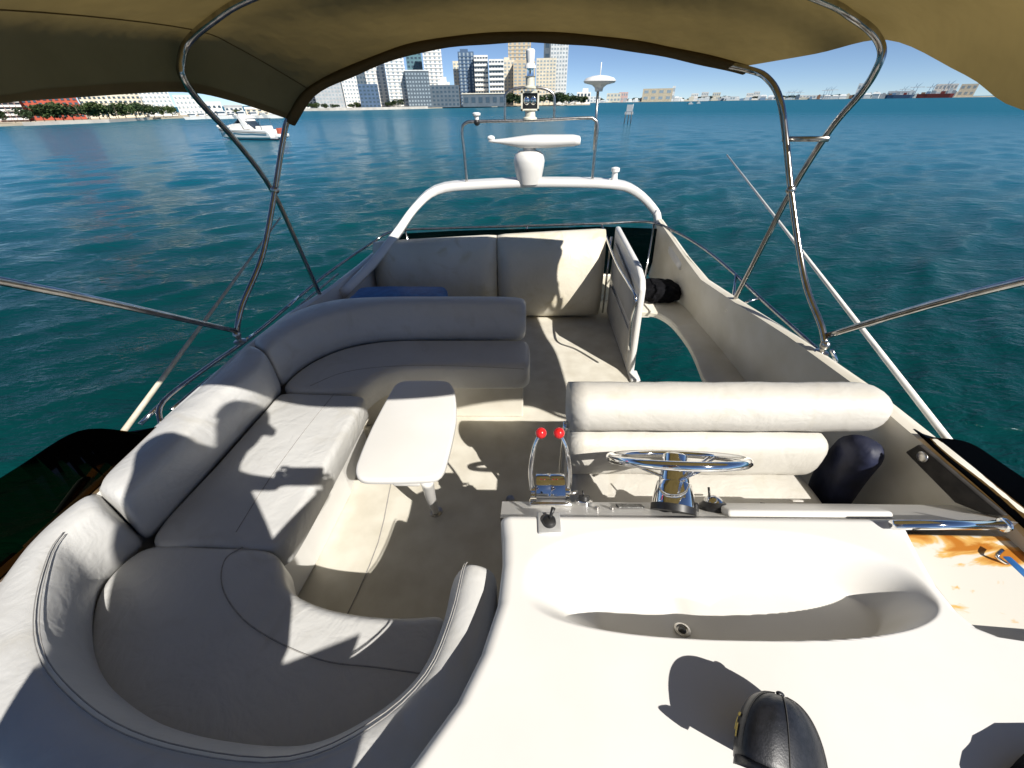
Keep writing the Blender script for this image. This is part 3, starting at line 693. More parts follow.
# ================================================================ STEERING WHEEL
wa = Vector((0,.69,.724)).normalized(); wb = on_dash(673,512)
wc = P(675,459,y=wb.y+.125)
sw = thing('steering_wheel', 'chrome steering wheel with cone-shaped white hub on the dash', 'steering wheel', wb)
wa = (wc-wb).normalized(); 
e1 = Vector((1,0,0)); e1 = (e1-wa*e1.dot(wa)).normalized(); 
# rim plane follows the helm rake
wn = Vector((.0,.66,.75)).normalized(); e1 = Vector((1,0,0)); e2 = wn.cross(e1)
ring = [wc+(e1*math.cos(a)+e2*math.sin(a))*.186 for a in [2*PI*k/40 for k in range(40)]]
MB().tube(ring, .0125, 12, smooth=False, closed=True).build('rim', M['chrome'], sw)
hub = MB().lathe([(.058,0),(.058,.02),(.054,.045),(.047,.078),(.044,.082)], wb, wa, 28).build('hub_base', M['chrome'], sw, angle=40)
MB().lathe([(.060,0),(.060,.018),(.056,.020)], wb-wa*.002, wa, 28).build('base_ring', M['black'], hub, angle=40)
MB().lathe([(.042,.080),(.040,.10),(.033,.135),(.034,.16),(.025,.166)], wb, wa, 28).build('hub_cap', M['chrome'], sw, angle=40)
bc_ = wb+wa*.063+Vector((0,-.047,0)); MB().lathe([(.011,0),(.010,.006)], bc_+Vector((.002,-.002,.0)), (0,-1,.2), 16).build('hub_badge', M['steel_dull'], hub)
MB().box(wb+wa*.045+Vector((-.012,-.054,.0)), (.016,.003,.008)).build('hub_plate', M['black'], hub, smooth=False)
for k in range(3):
    a = PI/2+k*2*PI/3+PI; d = e1*math.cos(a)+e2*math.sin(a)
    for s in (-1, 1):
        dd = (e1*math.cos(a+s*.06)+e2*math.sin(a+s*.06))
        MB().tube([wc-wn*.055+dd*.03, wc-wn*.03+dd*.10, wc+dd*.182], .0045, 8).build('spoke', M['chrome'], sw)

# ================================================================ THROTTLE
tp = on_dash(550,503); th = thing('throttle_control', 'twin lever engine control with red ball knobs on the dash', 'throttle', tp)
Rz = Rd
MB().box(tp+nrm*.006, (.125,.085,.012), Rz).build('base_plate', M['chrome'], th, bevel=.004)
rows = []
for x in (-.043, -.041, -.002, 0, .002, .041, .043):
    rows.append([tp+Vector((x,0,0))+tang*(-.036+.0)+nrm*.01] + [tp+Vector((x,0,0))+tang*(.036*-math.cos(PI*k/10))+nrm*(.038+.052*math.sin(PI*k/10)*(1 if abs(x) != .043 else .96)-(.002 if x == 0 else 0)) for k in range(11)] + [tp+Vector((x,0,0))+tang*.036+nrm*.01])
loft(rows, 'housing', M['chrome'], th, angle=40)
for s, kp in ((-1,(541,433)), (1,(559,433))):
    pv = tp+Vector((s*.054,0,0))+nrm*.035; kn = P(*kp, y=tp.y+.075)
    lv = MB().tube([pv, pv+(kn-pv)*.35+Vector((s*.014,0,0)), pv+(kn-pv)*.75+Vector((s*.014,0,0)), kn+Vector((s*.006,0,-.012))], [.0085,.0045], 10).build('lever', M['chrome'], th)
    MB().ball(kn, .0165).build('knob', M['red'], lv)
    MB().lathe([(.016,0),(.016,.012),(.008,.014)], tp+Vector((s*.046,0,0))+nrm*.035, (s,0,0), 16).build('pivot', M['chrome'], th, angle=40)
MB().tube([tp+Vector((.055,0,0))+nrm*.03, tp+Vector((.085,.0,.0))+nrm*.032], .006, 8, smooth=False).build('trim_pin', M['steel_dull'], th)

# toggle switch on chrome plate
g = P(549,524,z=.778); tg = thing('toggle_switch', 'black toggle switch on a square chrome plate in front of the throttle', 'switch', g)
def sloped_box(c, d, ax=0): return MB().box(c, d, Matrix.Rotation(ax, 3, 'X'))
sloped_box(g+Vector((0,0,.005)), (.058,.062,.006)).build('plate', M['alu'], tg, bevel=.004)
MB().lathe([(.018,0),(.016,.010),(.009,.014)], g+Vector((0,0,.008)), (0,0,1)).build('boot', M['black'], tg, angle=40)
MB().tube([g+Vector((0,0,.018)), g+Vector((.010,.016,.045))], [.003,.006], 8, smooth=False).build('lever', M['black'], tg)
# small round gauge
g = on_dash(584,504); gg = thing('round_gauge', 'small round chrome bezel control beside the throttle', 'gauge', g)
MB().lathe([(.026,0),(.026,.010),(.021,.013)], g, nrm).build('bezel', M['chrome'], gg, angle=40)
MB().lathe([(.018,0),(.017,.022),(.006,.025)], g+nrm*.002, nrm).build('dial', M['black'], gg, angle=40)
MB().tube([g+nrm*.02, g+nrm*.04+Vector((-.004,0,0))], .003, 6, smooth=False).build('pointer', M['black'], gg)
# placard
g = on_dash(630,507); o = MB().box(g+nrm*.003, (.075,.034,.004), Rd).build('instrument_plate', M['label'], None, smooth=False); tag(o, 'flat dark instrument placard on the dash between gauge and steering wheel', 'plate')
# compass / ignition key knob
g = on_dash(714,509); ck = thing('compass', 'low round black and chrome compass to the right of the steering wheel', 'compass', g)
MB().lathe([(.040,0),(.040,.010),(.034,.016),(.028,.022)], g, nrm).build('bezel', M['black'], ck, angle=40)
MB().ball(g+nrm*.016, .027, sc=(1,1,.75)).build('dome', M['chrome'], ck)
MB().tube([g+nrm*.03+Vector((-.012,0,0)), g+nrm*.062+Vector((-.014,0,0))], .0035, 6, smooth=False).build('key', M['black'], ck)
g = on_dash(695,511); o = MB().lathe([(.010,0),(.010,.02),(.006,.024)], g, nrm, 12).build('ignition_switch', M['black'], None, angle=40); tag(o, 'tiny black switch squeezed between steering hub and compass', 'switch')
g = on_dash(608,508); 
g = on_dash(762,508); lt = thing('hatch_trim', 'dark rubber trim with a brown sliver left of the raised dash panel', 'trim', g)
MB().box(g+nrm*.004, (.012,.07,.008), Rd@Matrix.Rotation(R(-35), 3, 'Z')).build('strip', M['near_black'], lt, smooth=False)
g = on_dash(790,506); MB().box(g+nrm*.016+Vector((.02,0,0)), (.030,.014,.004), Rd).build('clip', M['steel_dull'], lt, smooth=False)
for px_, lab in ((597,'left'),(612,'right')):
    g = on_dash(px_,509); o = MB().lathe([(.007,0),(.007,.006),(.004,.008)], g, nrm, 12).build('push_button', M['steel_dull'], None, angle=40); tag(o, 'tiny steel push button, %s one of two between gauge and placard' % lab, 'button')
# grab bar at right
ga, gb = P(905,525,z=.80), P(1005,525,z=.80)
gr = thing('grab_bar', 'thick polished steel bar from the console to the right wall', 'grab bar', (ga+gb)/2)
MB().tube([ga+Vector((-.03,0,0)), gb], .0115, 14, smooth=False).build('bar', M['chrome'], gr)
MB().lathe([(.017,0),(.017,.005),(.013,.008)], gb+Vector((.0,0,0)), (-1,0,0)).build('flange', M['steel'], gr, angle=40)
# cleat lock at the right
g = P(1010,574,x=1.235); cw = thing('deck_lock', 'dark blue metal latch on the right wall above the rust stains', 'latch', g)
MB().box(g, (.03,.07,.06)).build('body', M['blue_case'], cw, bevel=.008)
MB().tube([g+Vector((-.02,.01,.03)), g+Vector((-.045,.02,.045)), g+Vector((-.02,.035,.05))], .004, 8).build('hasp', M['steel'], cw)

# ================================================================ CAP
cc = Vector((.450,.172,.785)); cap = thing('baseball_cap', 'black baseball cap with gold side emblem resting on the white console', 'cap', cc)
fwd2 = Vector((-.8,-.6,0)).normalized(); sd = Vector((fwd2.y,-fwd2.x,0)); rows = []
for i in range(13):
    ph = i/12*PI/2; r_ = math.cos(ph)**.75 if i < 12 else .02; z = math.sin(ph)**.9*.118
    row = []
    for k in range(48):
        a = 2*PI*k/48; crease = 1-.012*math.exp(-((((a+PI/6) % (PI/3))-PI/6)/.05)**2)
        wob = 1+.02*math.sin(a*2+1)*math.cos(ph)
        row.append(cc+(fwd2*math.cos(a)*.094+sd*math.sin(a)*.078)*max(r_, .02)*crease*wob+Vector((0,0,.004+z*crease)))
    rows.append(row)
crown = loft(rows, 'crown', M['cap'], cap)
MB().ball(cc+Vector((0,0,.124)), .008, sc=(1,1,.6)).build('button', M['cap'], cap)
rows = []
for i in range(9):
    t = i/8*2-1; a = t*1.15
    inn = cc+(fwd2*math.cos(a)*.092+sd*math.sin(a)*.076)+Vector((0,0,.012))
    ext = inn+fwd2*(.030*(1-abs(t)**3))+Vector((0,0,-.010-.010*t*t))
    rows.append([inn+Vector((0,0,.002)), (inn+ext)/2+Vector((0,0,.006)), ext+Vector((0,0,.001)), ext-Vector((0,0,.002)), inn-Vector((0,0,.002))])
loft(rows, 'brim', M['cap'], cap, sub=1)
for k in range(6):
    a0_ = PI/6+k*PI/3; pts = []
    for i in range(10):
        ph = i/9.5*PI/2; r_ = math.cos(ph)**.75; z = math.sin(ph)**.9*.118
        pts.append(cc+(fwd2*math.cos(a0_)*.0945+sd*math.sin(a0_)*.0785)*r_+Vector((0,0,.005+z)))
    MB().tube(pts, .0011, 5).build('seam', M['rubber'], crown)
# rear strap opening loop and emblem
eb = P(743,741,z=.83); ctr = cc+Vector((0,0,.03)); d = (eb-ctr).normalized()
side = Vector((-1,.25,0)).normalized()
ec = cc+Vector((0,0,.004)); 
a_e = math.atan2((side.dot(sd)), side.dot(fwd2)); 
def cappt(a, ph, off=.0015):
    r_ = math.cos(ph)**.75; z = math.sin(ph)**.9*.118
    p = cc+(fwd2*math.cos(a)*.094+sd*math.sin(a)*.078)*r_+Vector((0,0,.004+z)); return p+(p-(cc+Vector((0,0,.03)))).normalized()*off
em = MB()
for (q0, q1, p0, p1) in ((-.11,-.02,.22,.40),(.02,.10,.30,.48),(-.10,.09,.50,.56)):
    nq = 6; vs = []; 
    for i in range(nq+1):
        for j in range(nq+1): vs.append(cappt(a_e+q0+(q1-q0)*i/nq, p0+(p1-p0)*j/nq, .0025))
    em.add(vs, [(i*(nq+1)+j, i*(nq+1)+j+1, (i+1)*(nq+1)+j+1, (i+1)*(nq+1)+j) for i in range(nq) for j in range(nq)])
em.build('emblem', M['gold'], cap)

cap.location = (.398,.125,.816); cap.rotation_euler = (R(-66),R(27),R(-8)); cap.scale = (.98,.60,.86)

# ================================================================ MAST GEAR ON THE ARCH
def Y(px, py, y=3.97): return P(px, py, y=y)
fr = thing('equipment_hoop', 'thin steel hoop standing on the arch above the radar', 'hoop', Y(530,183))
MB().tube([Y(467,184), Y(464,150), Y(462,130), Y(466,123), Y(478,121.5), Y(530,120.5), Y(585,118), Y(594,119.5), Y(597.5,126), Y(595,150), Y(592,182)], .0125, 10, sm=5).build('main_hoop', M['steel_dull'], fr)
MB().tube([Y(505,121), Y(505,102), Y(506,94), Y(514,89), Y(530,87.5), Y(545,89), Y(553,94), Y(554.5,102), Y(554,119)], .011, 10, sm=5).build('light_hoop', M['steel_dull'], fr)
rd = thing('radar', 'white open array radar scanner on a rounded pedestal atop the arch', 'radar', Y(530,184))
c0 = Y(529,182); 
MB().lathe([(.105,-.01),(.112,.02),(.130,.11),(.138,.17),(.128,.22),(.095,.245),(.06,.25),(.05,.29),(.07,.31),(.06,.33)], c0, seg=28).build('pedestal', M['gel'], rd, angle=60)
rows = []
xa, xb = Y(489,140), Y(579,140)
for i in range(17):
    t = i/16; p = xa.lerp(xb, t); w = .040+.075*sm(t*1.8); zt = Y(0, 0).z
    top = Y(489+90*t, 139.5-5.0*sm(t*1.8)); bot = Y(489+90*t, 142.5+5.5*sm(t*2.4)-(2.0*sm((t-.55)*2.3)))
    hh = (top.z-bot.z)/2; cm = (top+bot)/2
    if i in (0, 16): hh *= .8
    rows.append([cm+Vector((0, w*math.copysign(abs(math.cos(a))**.7, math.cos(a)), hh*math.copysign(abs(math.sin(a))**.7, math.sin(a)))) for a in [2*PI*k/16 for k in range(16)]])
loft(rows, 'antenna_bar', M['gel'], rd)
mb = MB(); mb.ball(Y(491,138), .028, sc=(1.2,1,.7)); mb.build('end_fitting', M['white_plastic'], rd)
sl = thing('searchlight', 'square chrome-framed searchlight with twin lamps inside the hoop', 'searchlight', Y(530,120))
cs = Y(530,101)
body = MB().box(cs+Vector((0,.05,0)), (.135,.10,.120)).build('housing', M['cream_plastic'], sl, bevel=.012, seg=3)
fm = MB(); 
for dx, dz_, w, h in ((0,.060,.150,.014),(0,-.060,.150,.014),(-.068,0,.014,.134),(.068,0,.014,.134)): fm.box(cs+Vector((dx,-.006,dz_)), (w,.022,h))
fm.build('bezel', M['cream_plastic'], body, smooth=False)
MB().box(cs+Vector((0,-.002,0)), (.126,.006,.11)).build('reflector', M['phone'], body, smooth=False)
for s in (-1, 1): MB().ball(cs+Vector((s*.028,-.005,.003)), .026, sc=(1,.4,1.2)).build('lamp', M['chrome'], body)
MB().lathe([(.06,0),(.058,.012),(.045,.02),(.042,.055),(.055,.065)], Y(530,119.5), seg=20).build('pedestal', M['cream_plastic'], sl, angle=40)
al = thing('anchor_light', 'tall stacked white all-round light above the searchlight', 'mast light', Y(530,88))
c0 = Y(530,88.5); MB().lathe([(.05,0),(.05,.012),(.035,.018),(.036,.07),(.044,.078)], c0, seg=18).build('base', M['cream_plastic'], al, angle=40)
MB().lathe([(.030,.078),(.028,.105),(.03,.13)], c0, seg=18).build('lens', M['chrome'], al, angle=40)
MB().lathe([(.046,.128),(.042,.145),(.030,.16),(.034,.19),(.036,.235),(.028,.245)], c0, seg=18).build('upper_lamp', M['white_plastic'], al, angle=40)
nl = thing('side_light', 'small white capped black lamp on the left corner of the hoop', 'lamp', Y(477,122))
c0 = Y(477,124); MB().ball(c0+Vector((0,0,.012)), .026).build('socket', M['black'], nl); MB().lathe([(.018,.02),(.020,.05),(.034,.062),(.036,.075),(.02,.082)], c0, seg=16).build('lens_cap', M['white_plastic'], nl, angle=40)
gd = thing('satellite_dome', 'flat white mushroom antenna on a thin pole right of the radar', 'antenna', Y(594,150))
c0 = Y(599.5,83); MB().lathe([(.030,-.055),(.035,-.03),(.06,-.012),(.120,.0),(.130,.012),(.11,.032),(.06,.045),(.01,.05)], c0, seg=28).build('dome', M['white_plastic'], gd, angle=50)
MB().tube([Y(594,150), Y(598,90)], .011, 8, smooth=False).build('pole', M['steel_dull'], gd)
MB().tube([c0+Vector((0,0,.04)), c0+Vector((0,0,.13))], .004, 6, smooth=False).build('spike', M['white_plastic'], gd)
hn = thing('arch_horn', 'stubby white fitting on the right end of the arch', 'fitting', Y(613,184))
c0 = Y(613.5,185); MB().lathe([(.040,-.01),(.032,.03),(.025,.08),(.025,.105),(.038,.11),(.038,.138),(.014,.146)], c0, seg=16).build('body', M['white_plastic'], hn, angle=40)
MB().tube([c0+Vector((-.03,0,.0)), c0+Vector((-.045,0,.04)), c0+Vector((-.02,0,.06))], .004, 6).build('cable', M['white_plastic'], hn)

# ================================================================ LONG POLES
M['pole_old'] = noisy('fibreglass_weathered', (.42,.38,.29), (.56,.52,.42), scale=20, rough=.6)
def longpole(a, b, lab, mt='pole'):
    o = thing('antenna_pole', lab, 'antenna', a)
    MB().tube([a, b], [.0125,.005], 10, smooth=False).build('mast', M[mt], o)
    MB().lathe([(.026,-.02),(.026,.10),(.018,.12)], a, (b-a), 14).build('ferrule', M['steel'], o, angle=40)
longpole(P(1012,522,x=1.44), P(727,155,x=1.56), 'long white whip antenna laid back along the right side')
longpole(P(66,510,x=-1.60), P(280,218,x=-1.66), 'long weathered whip antenna laid back along the left side', 'pole_old')

# ================================================================ BIMINI
bim = thing('bimini_top', 'khaki canvas bimini awning on bent steel bows above the deck', 'awning', (0,1.4,0))
TB = .0135
def bow(left, right, top, name, r=TB):
    pts = left+top+right[::-1]
    return MB().tube(pts, r, 12, sm=5).build(name, M['tube'], bim)
LA = [P(237,333,x=-1.50), P(238,322,x=-1.485), P(243,303,x=-1.47), P(258,268,x=-1.43), P(266,240,x=-1.40), P(275,190,x=-1.34), P(283,140,x=-1.26), P(289,118,x=-1.21)]
RA = [P(825,343,x=1.36), P(821,325,x=1.36), P(808,292,x=1.345), P(800,255,x=1.33), P(791,190,x=1.27), P(786,140,x=1.22), P(780,100,x=1.16), P(768,79,x=1.12), P(750,70,x=1.085)]
TA = [P(310,94,y=2.42), P(350,73,y=2.42), P(420,48,y=2.42), P(520,38,y=2.42), P(620,45,y=2.42), P(700,60,y=2.42)]
bowA = bow(LA, RA, TA, 'aft_bow')
LB = [P(320,295,x=-1.42), P(300,250,x=-1.41), P(272,190,x=-1.385), P(235,140,x=-1.36), P(200,102,x=-1.34), P(183,78,x=-1.32), P(181,62,x=-1.31), P(188,42,x=-1.27)]
RB = [P(733,303,x=1.33), P(763,245,x=1.335), P(792,190,x=1.335), P(830,130,x=1.335), P(862,92,x=1.335), P(877,68,x=1.33), P(882,50,x=1.32), P(873,32,x=1.27)]
TB_ = [P(213,20,y=1.93), P(250,-2,y=1.93), Vector((-.6,1.93,2.045)), Vector((0,1.93,2.09)), Vector((.6,1.93,2.04)), P(820,-1,y=1.93), P(853,17,y=1.93)]
bowB = bow(LB, RB, TB_, 'main_bow')
LF = Vector((-1.40,.42,1.62)); RF = Vector((1.40,.52,1.58))
MB().tube([P(236,331,x=-1.50), P(0,281,x=-1.47), LF, Vector((-1.25,.36,1.78)), Vector((-.8,.34,1.87)), Vector((-.35,.29,1.90)), Vector((0,.215,1.91)), Vector((.5,.25,1.90)), Vector((.95,.42,1.85)), Vector((1.25,.50,1.76)), RF, P(1024,281,x=1.40), P(826,336,x=1.37)], TB, 12, sm=6).build('forward_bow', M['tube'], bim)
MB().tube([P(783,139,x=1.22), P(829,139,x=1.335)], .011, 10, smooth=False).build('cross_brace', M['steel_dull'], bim)
for p in (P(237,335,x=-1.50), P(825,345,x=1.365), P(320,296,x=-1.42), P(732,304,x=1.33)):
    mb = MB(); mb.ball(p, .022, sc=(.8,1,1)); mb.lathe([(.03,-.045),(.03,-.035),(.012,-.03),(.012,0)], p); mb.build('deck_hinge', M['steel_dull'], bim, angle=40)
for p, q in ((LA[5], bowA), (RA[4], bowA)): MB().ball(p, .02, sc=(1.1,1,1)).build('pivot_bolt', M['steel_dull'], bim)
# canvas : sections across the boat, from the aft hem to the forward edge
secs = []
def section(pts): 
    s = spline([Vector(p) for p in pts], 6); L = [0]
    for a, b in zip(s, s[1:]): L.append(L[-1]+(b-a).length)
    out = []; N_ = 48
    for i in range(N_+1):
        d_ = L[-1]*i/N_; j = max(k for k in range(len(L)) if L[k] <= d_+1e-9); j = min(j, len(s)-2)
        out.append(s[j].lerp(s[j+1], (d_-L[j])/max(1e-9, L[j+1]-L[j])))
    return out
up_ = Vector((0,0,.018))
aft = [P(290,119,x=-1.215)]+[p+up_ for p in TA]+[P(746,66,x=1.085)]
mid = [P(182,91,x=-1.37), P(177,70,x=-1.345)+up_*.5, P(181,50,x=-1.32)+up_, P(188,38,x=-1.28)+up_]+[p+up_ for p in TB_]+[P(876,30,x=1.29)+up_, P(887,40,x=1.355)]
q1 = [P(235,101,x=-1.31), P(232,84,x=-1.29)+up_*.5, Vector((-1.16,2.15,1.86)), Vector((-.8,2.15,1.925)), Vector((0,2.15,1.975)), Vector((.7,2.15,1.93)), Vector((1.06,2.15,1.865)), P(815,54,x=1.21)]
fr_ = [Vector((-1.42,.34,1.60)), Vector((-1.40,.34,1.68)), Vector((-1.25,.33,1.80)), Vector((-.8,.31,1.89)), Vector((-.35,.26,1.92)), Vector((0,.185,1.93)), Vector((.5,.22,1.92)), Vector((.95,.39,1.87)), Vector((1.25,.47,1.78)), Vector((1.42,.52,1.58))]
m1 = [P(60,97,x=-1.38), P(60,86,x=-1.37), Vector((-1.28,1.3,1.86)), Vector((-.8,1.3,1.95)), Vector((0,1.3,2.0)), Vector((.8,1.3,1.95)), Vector((1.25,1.42,1.85)), P(965,75,x=1.36)]
m2 = [P(-30,104,x=-1.40), P(-30,94,x=-1.40), Vector((-1.30,.95,1.84)), Vector((-.8,.95,1.93)), Vector((0,.95,1.98)), Vector((.8,.95,1.93)), Vector((1.28,.95,1.80)), P(1050,116,x=1.38)]
S = [section(s) for s in (aft, q1, mid, m1, m2, fr_)]
cols = list(zip(*S)); dense_cols = [spline([Vector(p) for p in c_], 6) for c_ in cols]
rows = [list(r) for r in zip(*dense_cols)]
can = loft(rows, 'canopy', M['canvas'], bim, closed=False)
for ci in (4,):
    MB().tube([p+Vector((0,0,-.003)) for p in dense_cols[ci]], .0018, 6, smooth=False).build('seam', M['canvas_dbl'], can)
for ri in ():
    MB().tube([c_[ri]+Vector((0,.012,-.003)) for c_ in dense_cols], .0018, 6, smooth=False).build('seam', M['canvas_dbl'], can)
# double-thickness hems and the pocket round the aft bow
def strip(row, w, name, dn):
    rows = []
    for p in row:
        rows.append([p+dn*(-.004), p+dn*w*.5+Vector((0,-.02,-.012)), p+dn*w])
    return loft(rows, name, M['canvas_dbl'], bim, closed=False)
hem = []
A0 = section(aft)
rows = []
for i, p in enumerate(A0):
    t = (A0[min(i+1, 48)]-A0[max(i-1, 0)]).normalized(); row = []
    nn = t.cross(Vector((0,1,0))).normalized(); fl = 1+.25*math.sin(i*.9)*.3
    for k in range(14):
        a = 2*PI*k/14; row.append(p-Vector((0,0,.014))+nn*math.cos(a)*.021*fl+Vector((0,1,0))*math.sin(a)*.036)
    rows.append(row)
loft(rows, 'hem_pocket', M['canvas_dbl'], bim)
for ridx, nm in ((0, 'side_hem'),):
    e = dense_cols[ridx]; e2_ = dense_cols[3 if ridx == 0 else -4]; e1_ = dense_cols[1 if ridx == 0 else -2]
    rows = [[p+Vector((0,0,-.004)), p.lerp(q, .3)+Vector((0,0,-.005)), p.lerp(q, .6)+Vector((0,0,-.005))] for p, q, r_ in zip(e, e1_, e2_)]
    loft(rows, nm, M['canvas_hem'], bim, closed=False)

# ================================================================ THE PHOTOGRAPHER (just ahead of the lens, out of frame; throws the shadow on the sofa)
per = thing('person', 'person in navy shirt and cap leaning over the console holding a phone', 'person', (-.15,-.5,.5))
def skin(name, pts, edges, radii, mat, par, root=0, sub=2):
    me = bpy.data.meshes.new(name); me.from_pydata([tuple(p) for p in pts], edges, []); me.materials.append(mat)
    o = link(bpy.data.objects.new(name, me)); attach(o, par)
    m = o.modifiers.new('skin', 'SKIN'); m.use_smooth_shade = True
    for i, r_ in enumerate(radii):
        sv = me.skin_vertices[0].data[i]; sv.radius = r_ if isinstance(r_, tuple) else (r_, r_); sv.use_root = (i == root)
    s = o.modifiers.new('sub', 'SUBSURF'); s.levels = sub; s.render_levels = sub; return o
J = [(-.20,-.50,1.34),(-.17,-.48,1.52),(-.27,-.40,1.72),(-.23,-.29,1.90),(-.20,-.23,1.98),(-.18,-.18,2.05),(-.16,-.15,2.12),      # 0-6 pelvis..head
     (-.44,-.18,2.00),(-.50,-.06,1.78),(-.30,-.045,1.64),(-.155,-.035,1.615),     # 7-10 left arm
     (-.20,-.34,1.90),(-.14,-.24,1.45),(-.05,-.12,1.52),(.03,-.04,1.58),          # 11-14 right arm
     (-.31,-.53,1.26),(-.33,-.44,.92),(-.33,-.52,.58),(-.33,-.42,.53),         # 15-18 left leg
     (-.10,-.53,1.26),(-.10,-.44,.92),(-.10,-.52,.58),(-.10,-.42,.53)]
Ed = [(0,1),(1,2),(2,3),(3,4),(4,5),(5,6),(3,7),(7,8),(8,9),(9,10),(3,11),(11,12),(12,13),(13,14),(0,15),(15,16),(16,17),(17,18),(0,19),(19,20),(20,21),(21,22)]
Rr = [(.15,.12),(.15,.11),(.17,.12),(.15,.11),.055,.062,.085,.062,.048,.036,.026,.062,.060,.046,.030,.095,.062,.042,.032,.095,.062,.042,.032]
skin('body', J, Ed, Rr, M['skin'], per)
skin('shirt', J[:4]+[J[7],tuple(Vector(J[7]).lerp(Vector(J[8]),.6)),J[11],tuple(Vector(J[11]).lerp(Vector(J[12]),.6))], [(0,1),(1,2),(2,3),(3,4),(4,5),(3,6),(6,7)], [(.235,.24),(.265,.26),(.25,.25),(.18,.16),.075,.065,.075,.065], M['shirt'], per)
skin('shorts', [J[0],J[15],tuple(Vector(J[15]).lerp(Vector(J[16]),.8)),J[19],tuple(Vector(J[19]).lerp(Vector(J[20]),.8))], [(0,1),(1,2),(0,3),(3,4)], [(.24,.24),.108,.088,.108,.088], M['shorts'], per)
hc = Vector((-.16,-.14,2.10)); gz = Vector((.10,.66,-.72)).normalized(); hu = Vector((0,.74,.67)).normalized(); hr = gz.cross(hu).normalized()
Rh = Matrix((hr, gz, hu)).transposed()
def hp(x, y, z): return hc+Rh@Vector((x,y,z))
def head_mesh():
    bm = bmesh.new(); bmesh.ops.create_uvsphere(bm, u_segments=28, v_segments=20, radius=1)
    for v in bm.verts:
        x, y, z = v.co; w_ = 1-.22*max(0, -z); y2 = y*.100; 
        if z < -.2 and y > 0: y2 *= 1.02
        nose = .022*math.exp(-(x/.16)**2-((z+.12)/.18)**2) if y > 0 else 0
        eye = -.008*(math.exp(-((abs(x)-.38)/.16)**2-((z-.06)/.12)**2)) if y > 0 else 0
        mouth = -.004*math.exp(-(x/.3)**2-((z+.48)/.05)**2) if y > 0 else 0
        v.co = hp(x*.075*w_, y2+nose+eye+mouth, z*.118)
    me = bpy.data.meshes.new('head'); bm.to_mesh(me); bm.free(); me.materials.append(M['skin'])
    for p in me.polygons: p.use_smooth = True
    o = link(bpy.data.objects.new('head', me)); attach(o, per); return o
hd = head_mesh()
for s in (-1, 1):
    MB().ball(hp(s*.028,.086,.008), .011).build('eye', M['white_plastic'], hd); MB().ball(hp(s*.077,.0,-.005), .026, sc=(.35,.7,1)).build('ear', M['skin'], hd)
rows = []
for i in range(9):
    ph = i/8*PI/2; rows.append([hp(math.cos(a)*.084*max(.05, math.cos(ph)**.7), math.sin(a)*.108*max(.05, math.cos(ph)**.7), .035+math.sin(ph)*.10) for a in [2*PI*k/24 for k in range(24)]])
hat = loft(rows, 'hat_crown', M['cap'], per)
rows = [[hp(math.sin(a)*.08, math.cos(a)*.10, .045), hp(math.sin(a)*.085, math.cos(a)*.10+.105*math.cos(a), .000), hp(math.sin(a)*.085, math.cos(a)*.10+.100*math.cos(a), -.030), hp(math.sin(a)*.08, math.cos(a)*.10, .038)] for a in [-1.2+2.4*k/10 for k in range(11)]]
loft(rows, 'hat_brim', M['cap'], hat)
# phone held just behind the lens plane
pc = CAM-fw*.016; mb = MB(); mb.add([pc+rt*a+up*b-fw*c_ for a in (-.135,.022) for b in (-.05,.026) for c_ in (0,.008)], [(0,1,3,2),(4,6,7,5),(0,4,5,1),(2,3,7,6),(0,2,6,4),(1,5,7,3)])
ph = mb.build('phone', M['phone'], None, smooth=False, bevel=.003); tag(ph, 'black phone held in landscape by the leaning person', 'phone')
for s in (-1, 1):
    wr = Vector(J[10] if s < 0 else J[14]); palm_c = pc+rt*(-.155 if s < 0 else .048)-up*(.012 if s < 0 else .045)-fw*.014
    hb = [wr, (wr+palm_c)/2, palm_c]
    skin('hand', hb+[palm_c+up*.03], [(0,1),(1,2),(2,3)], [.024,(.03,.018),(.032,.018),(.026,.014)], M['skin'], per)
    for k in range(4):
        b0 = palm_c+up*(.036-.021*k); ln = (.9,1,.95,.75)[k]
        skin('finger', [b0-rt*s*.0, b0-rt*s*.004+fw*.014*ln-fw*.0, b0-rt*s*.020*ln+fw*.013, b0-rt*s*.036*ln+fw*.009], [(0,1),(1,2),(2,3)], [.009,.0088,.008,.0065], M['skin'], per, sub=1)
    skin('thumb', [palm_c-up*.02-fw*.006, palm_c-rt*s*.02-up*.028-fw*.018, palm_c-rt*s*.045-up*.022-fw*.016], [(0,1),(1,2)], [.011,.010,.008], M['skin'], per, sub=1)
for x in (-.33,-.10):
    MB().ball(Vector((x,-.455,.535)), .05, sc=(.9,2.3,.7)).build('shoe', M['rubber'], per)

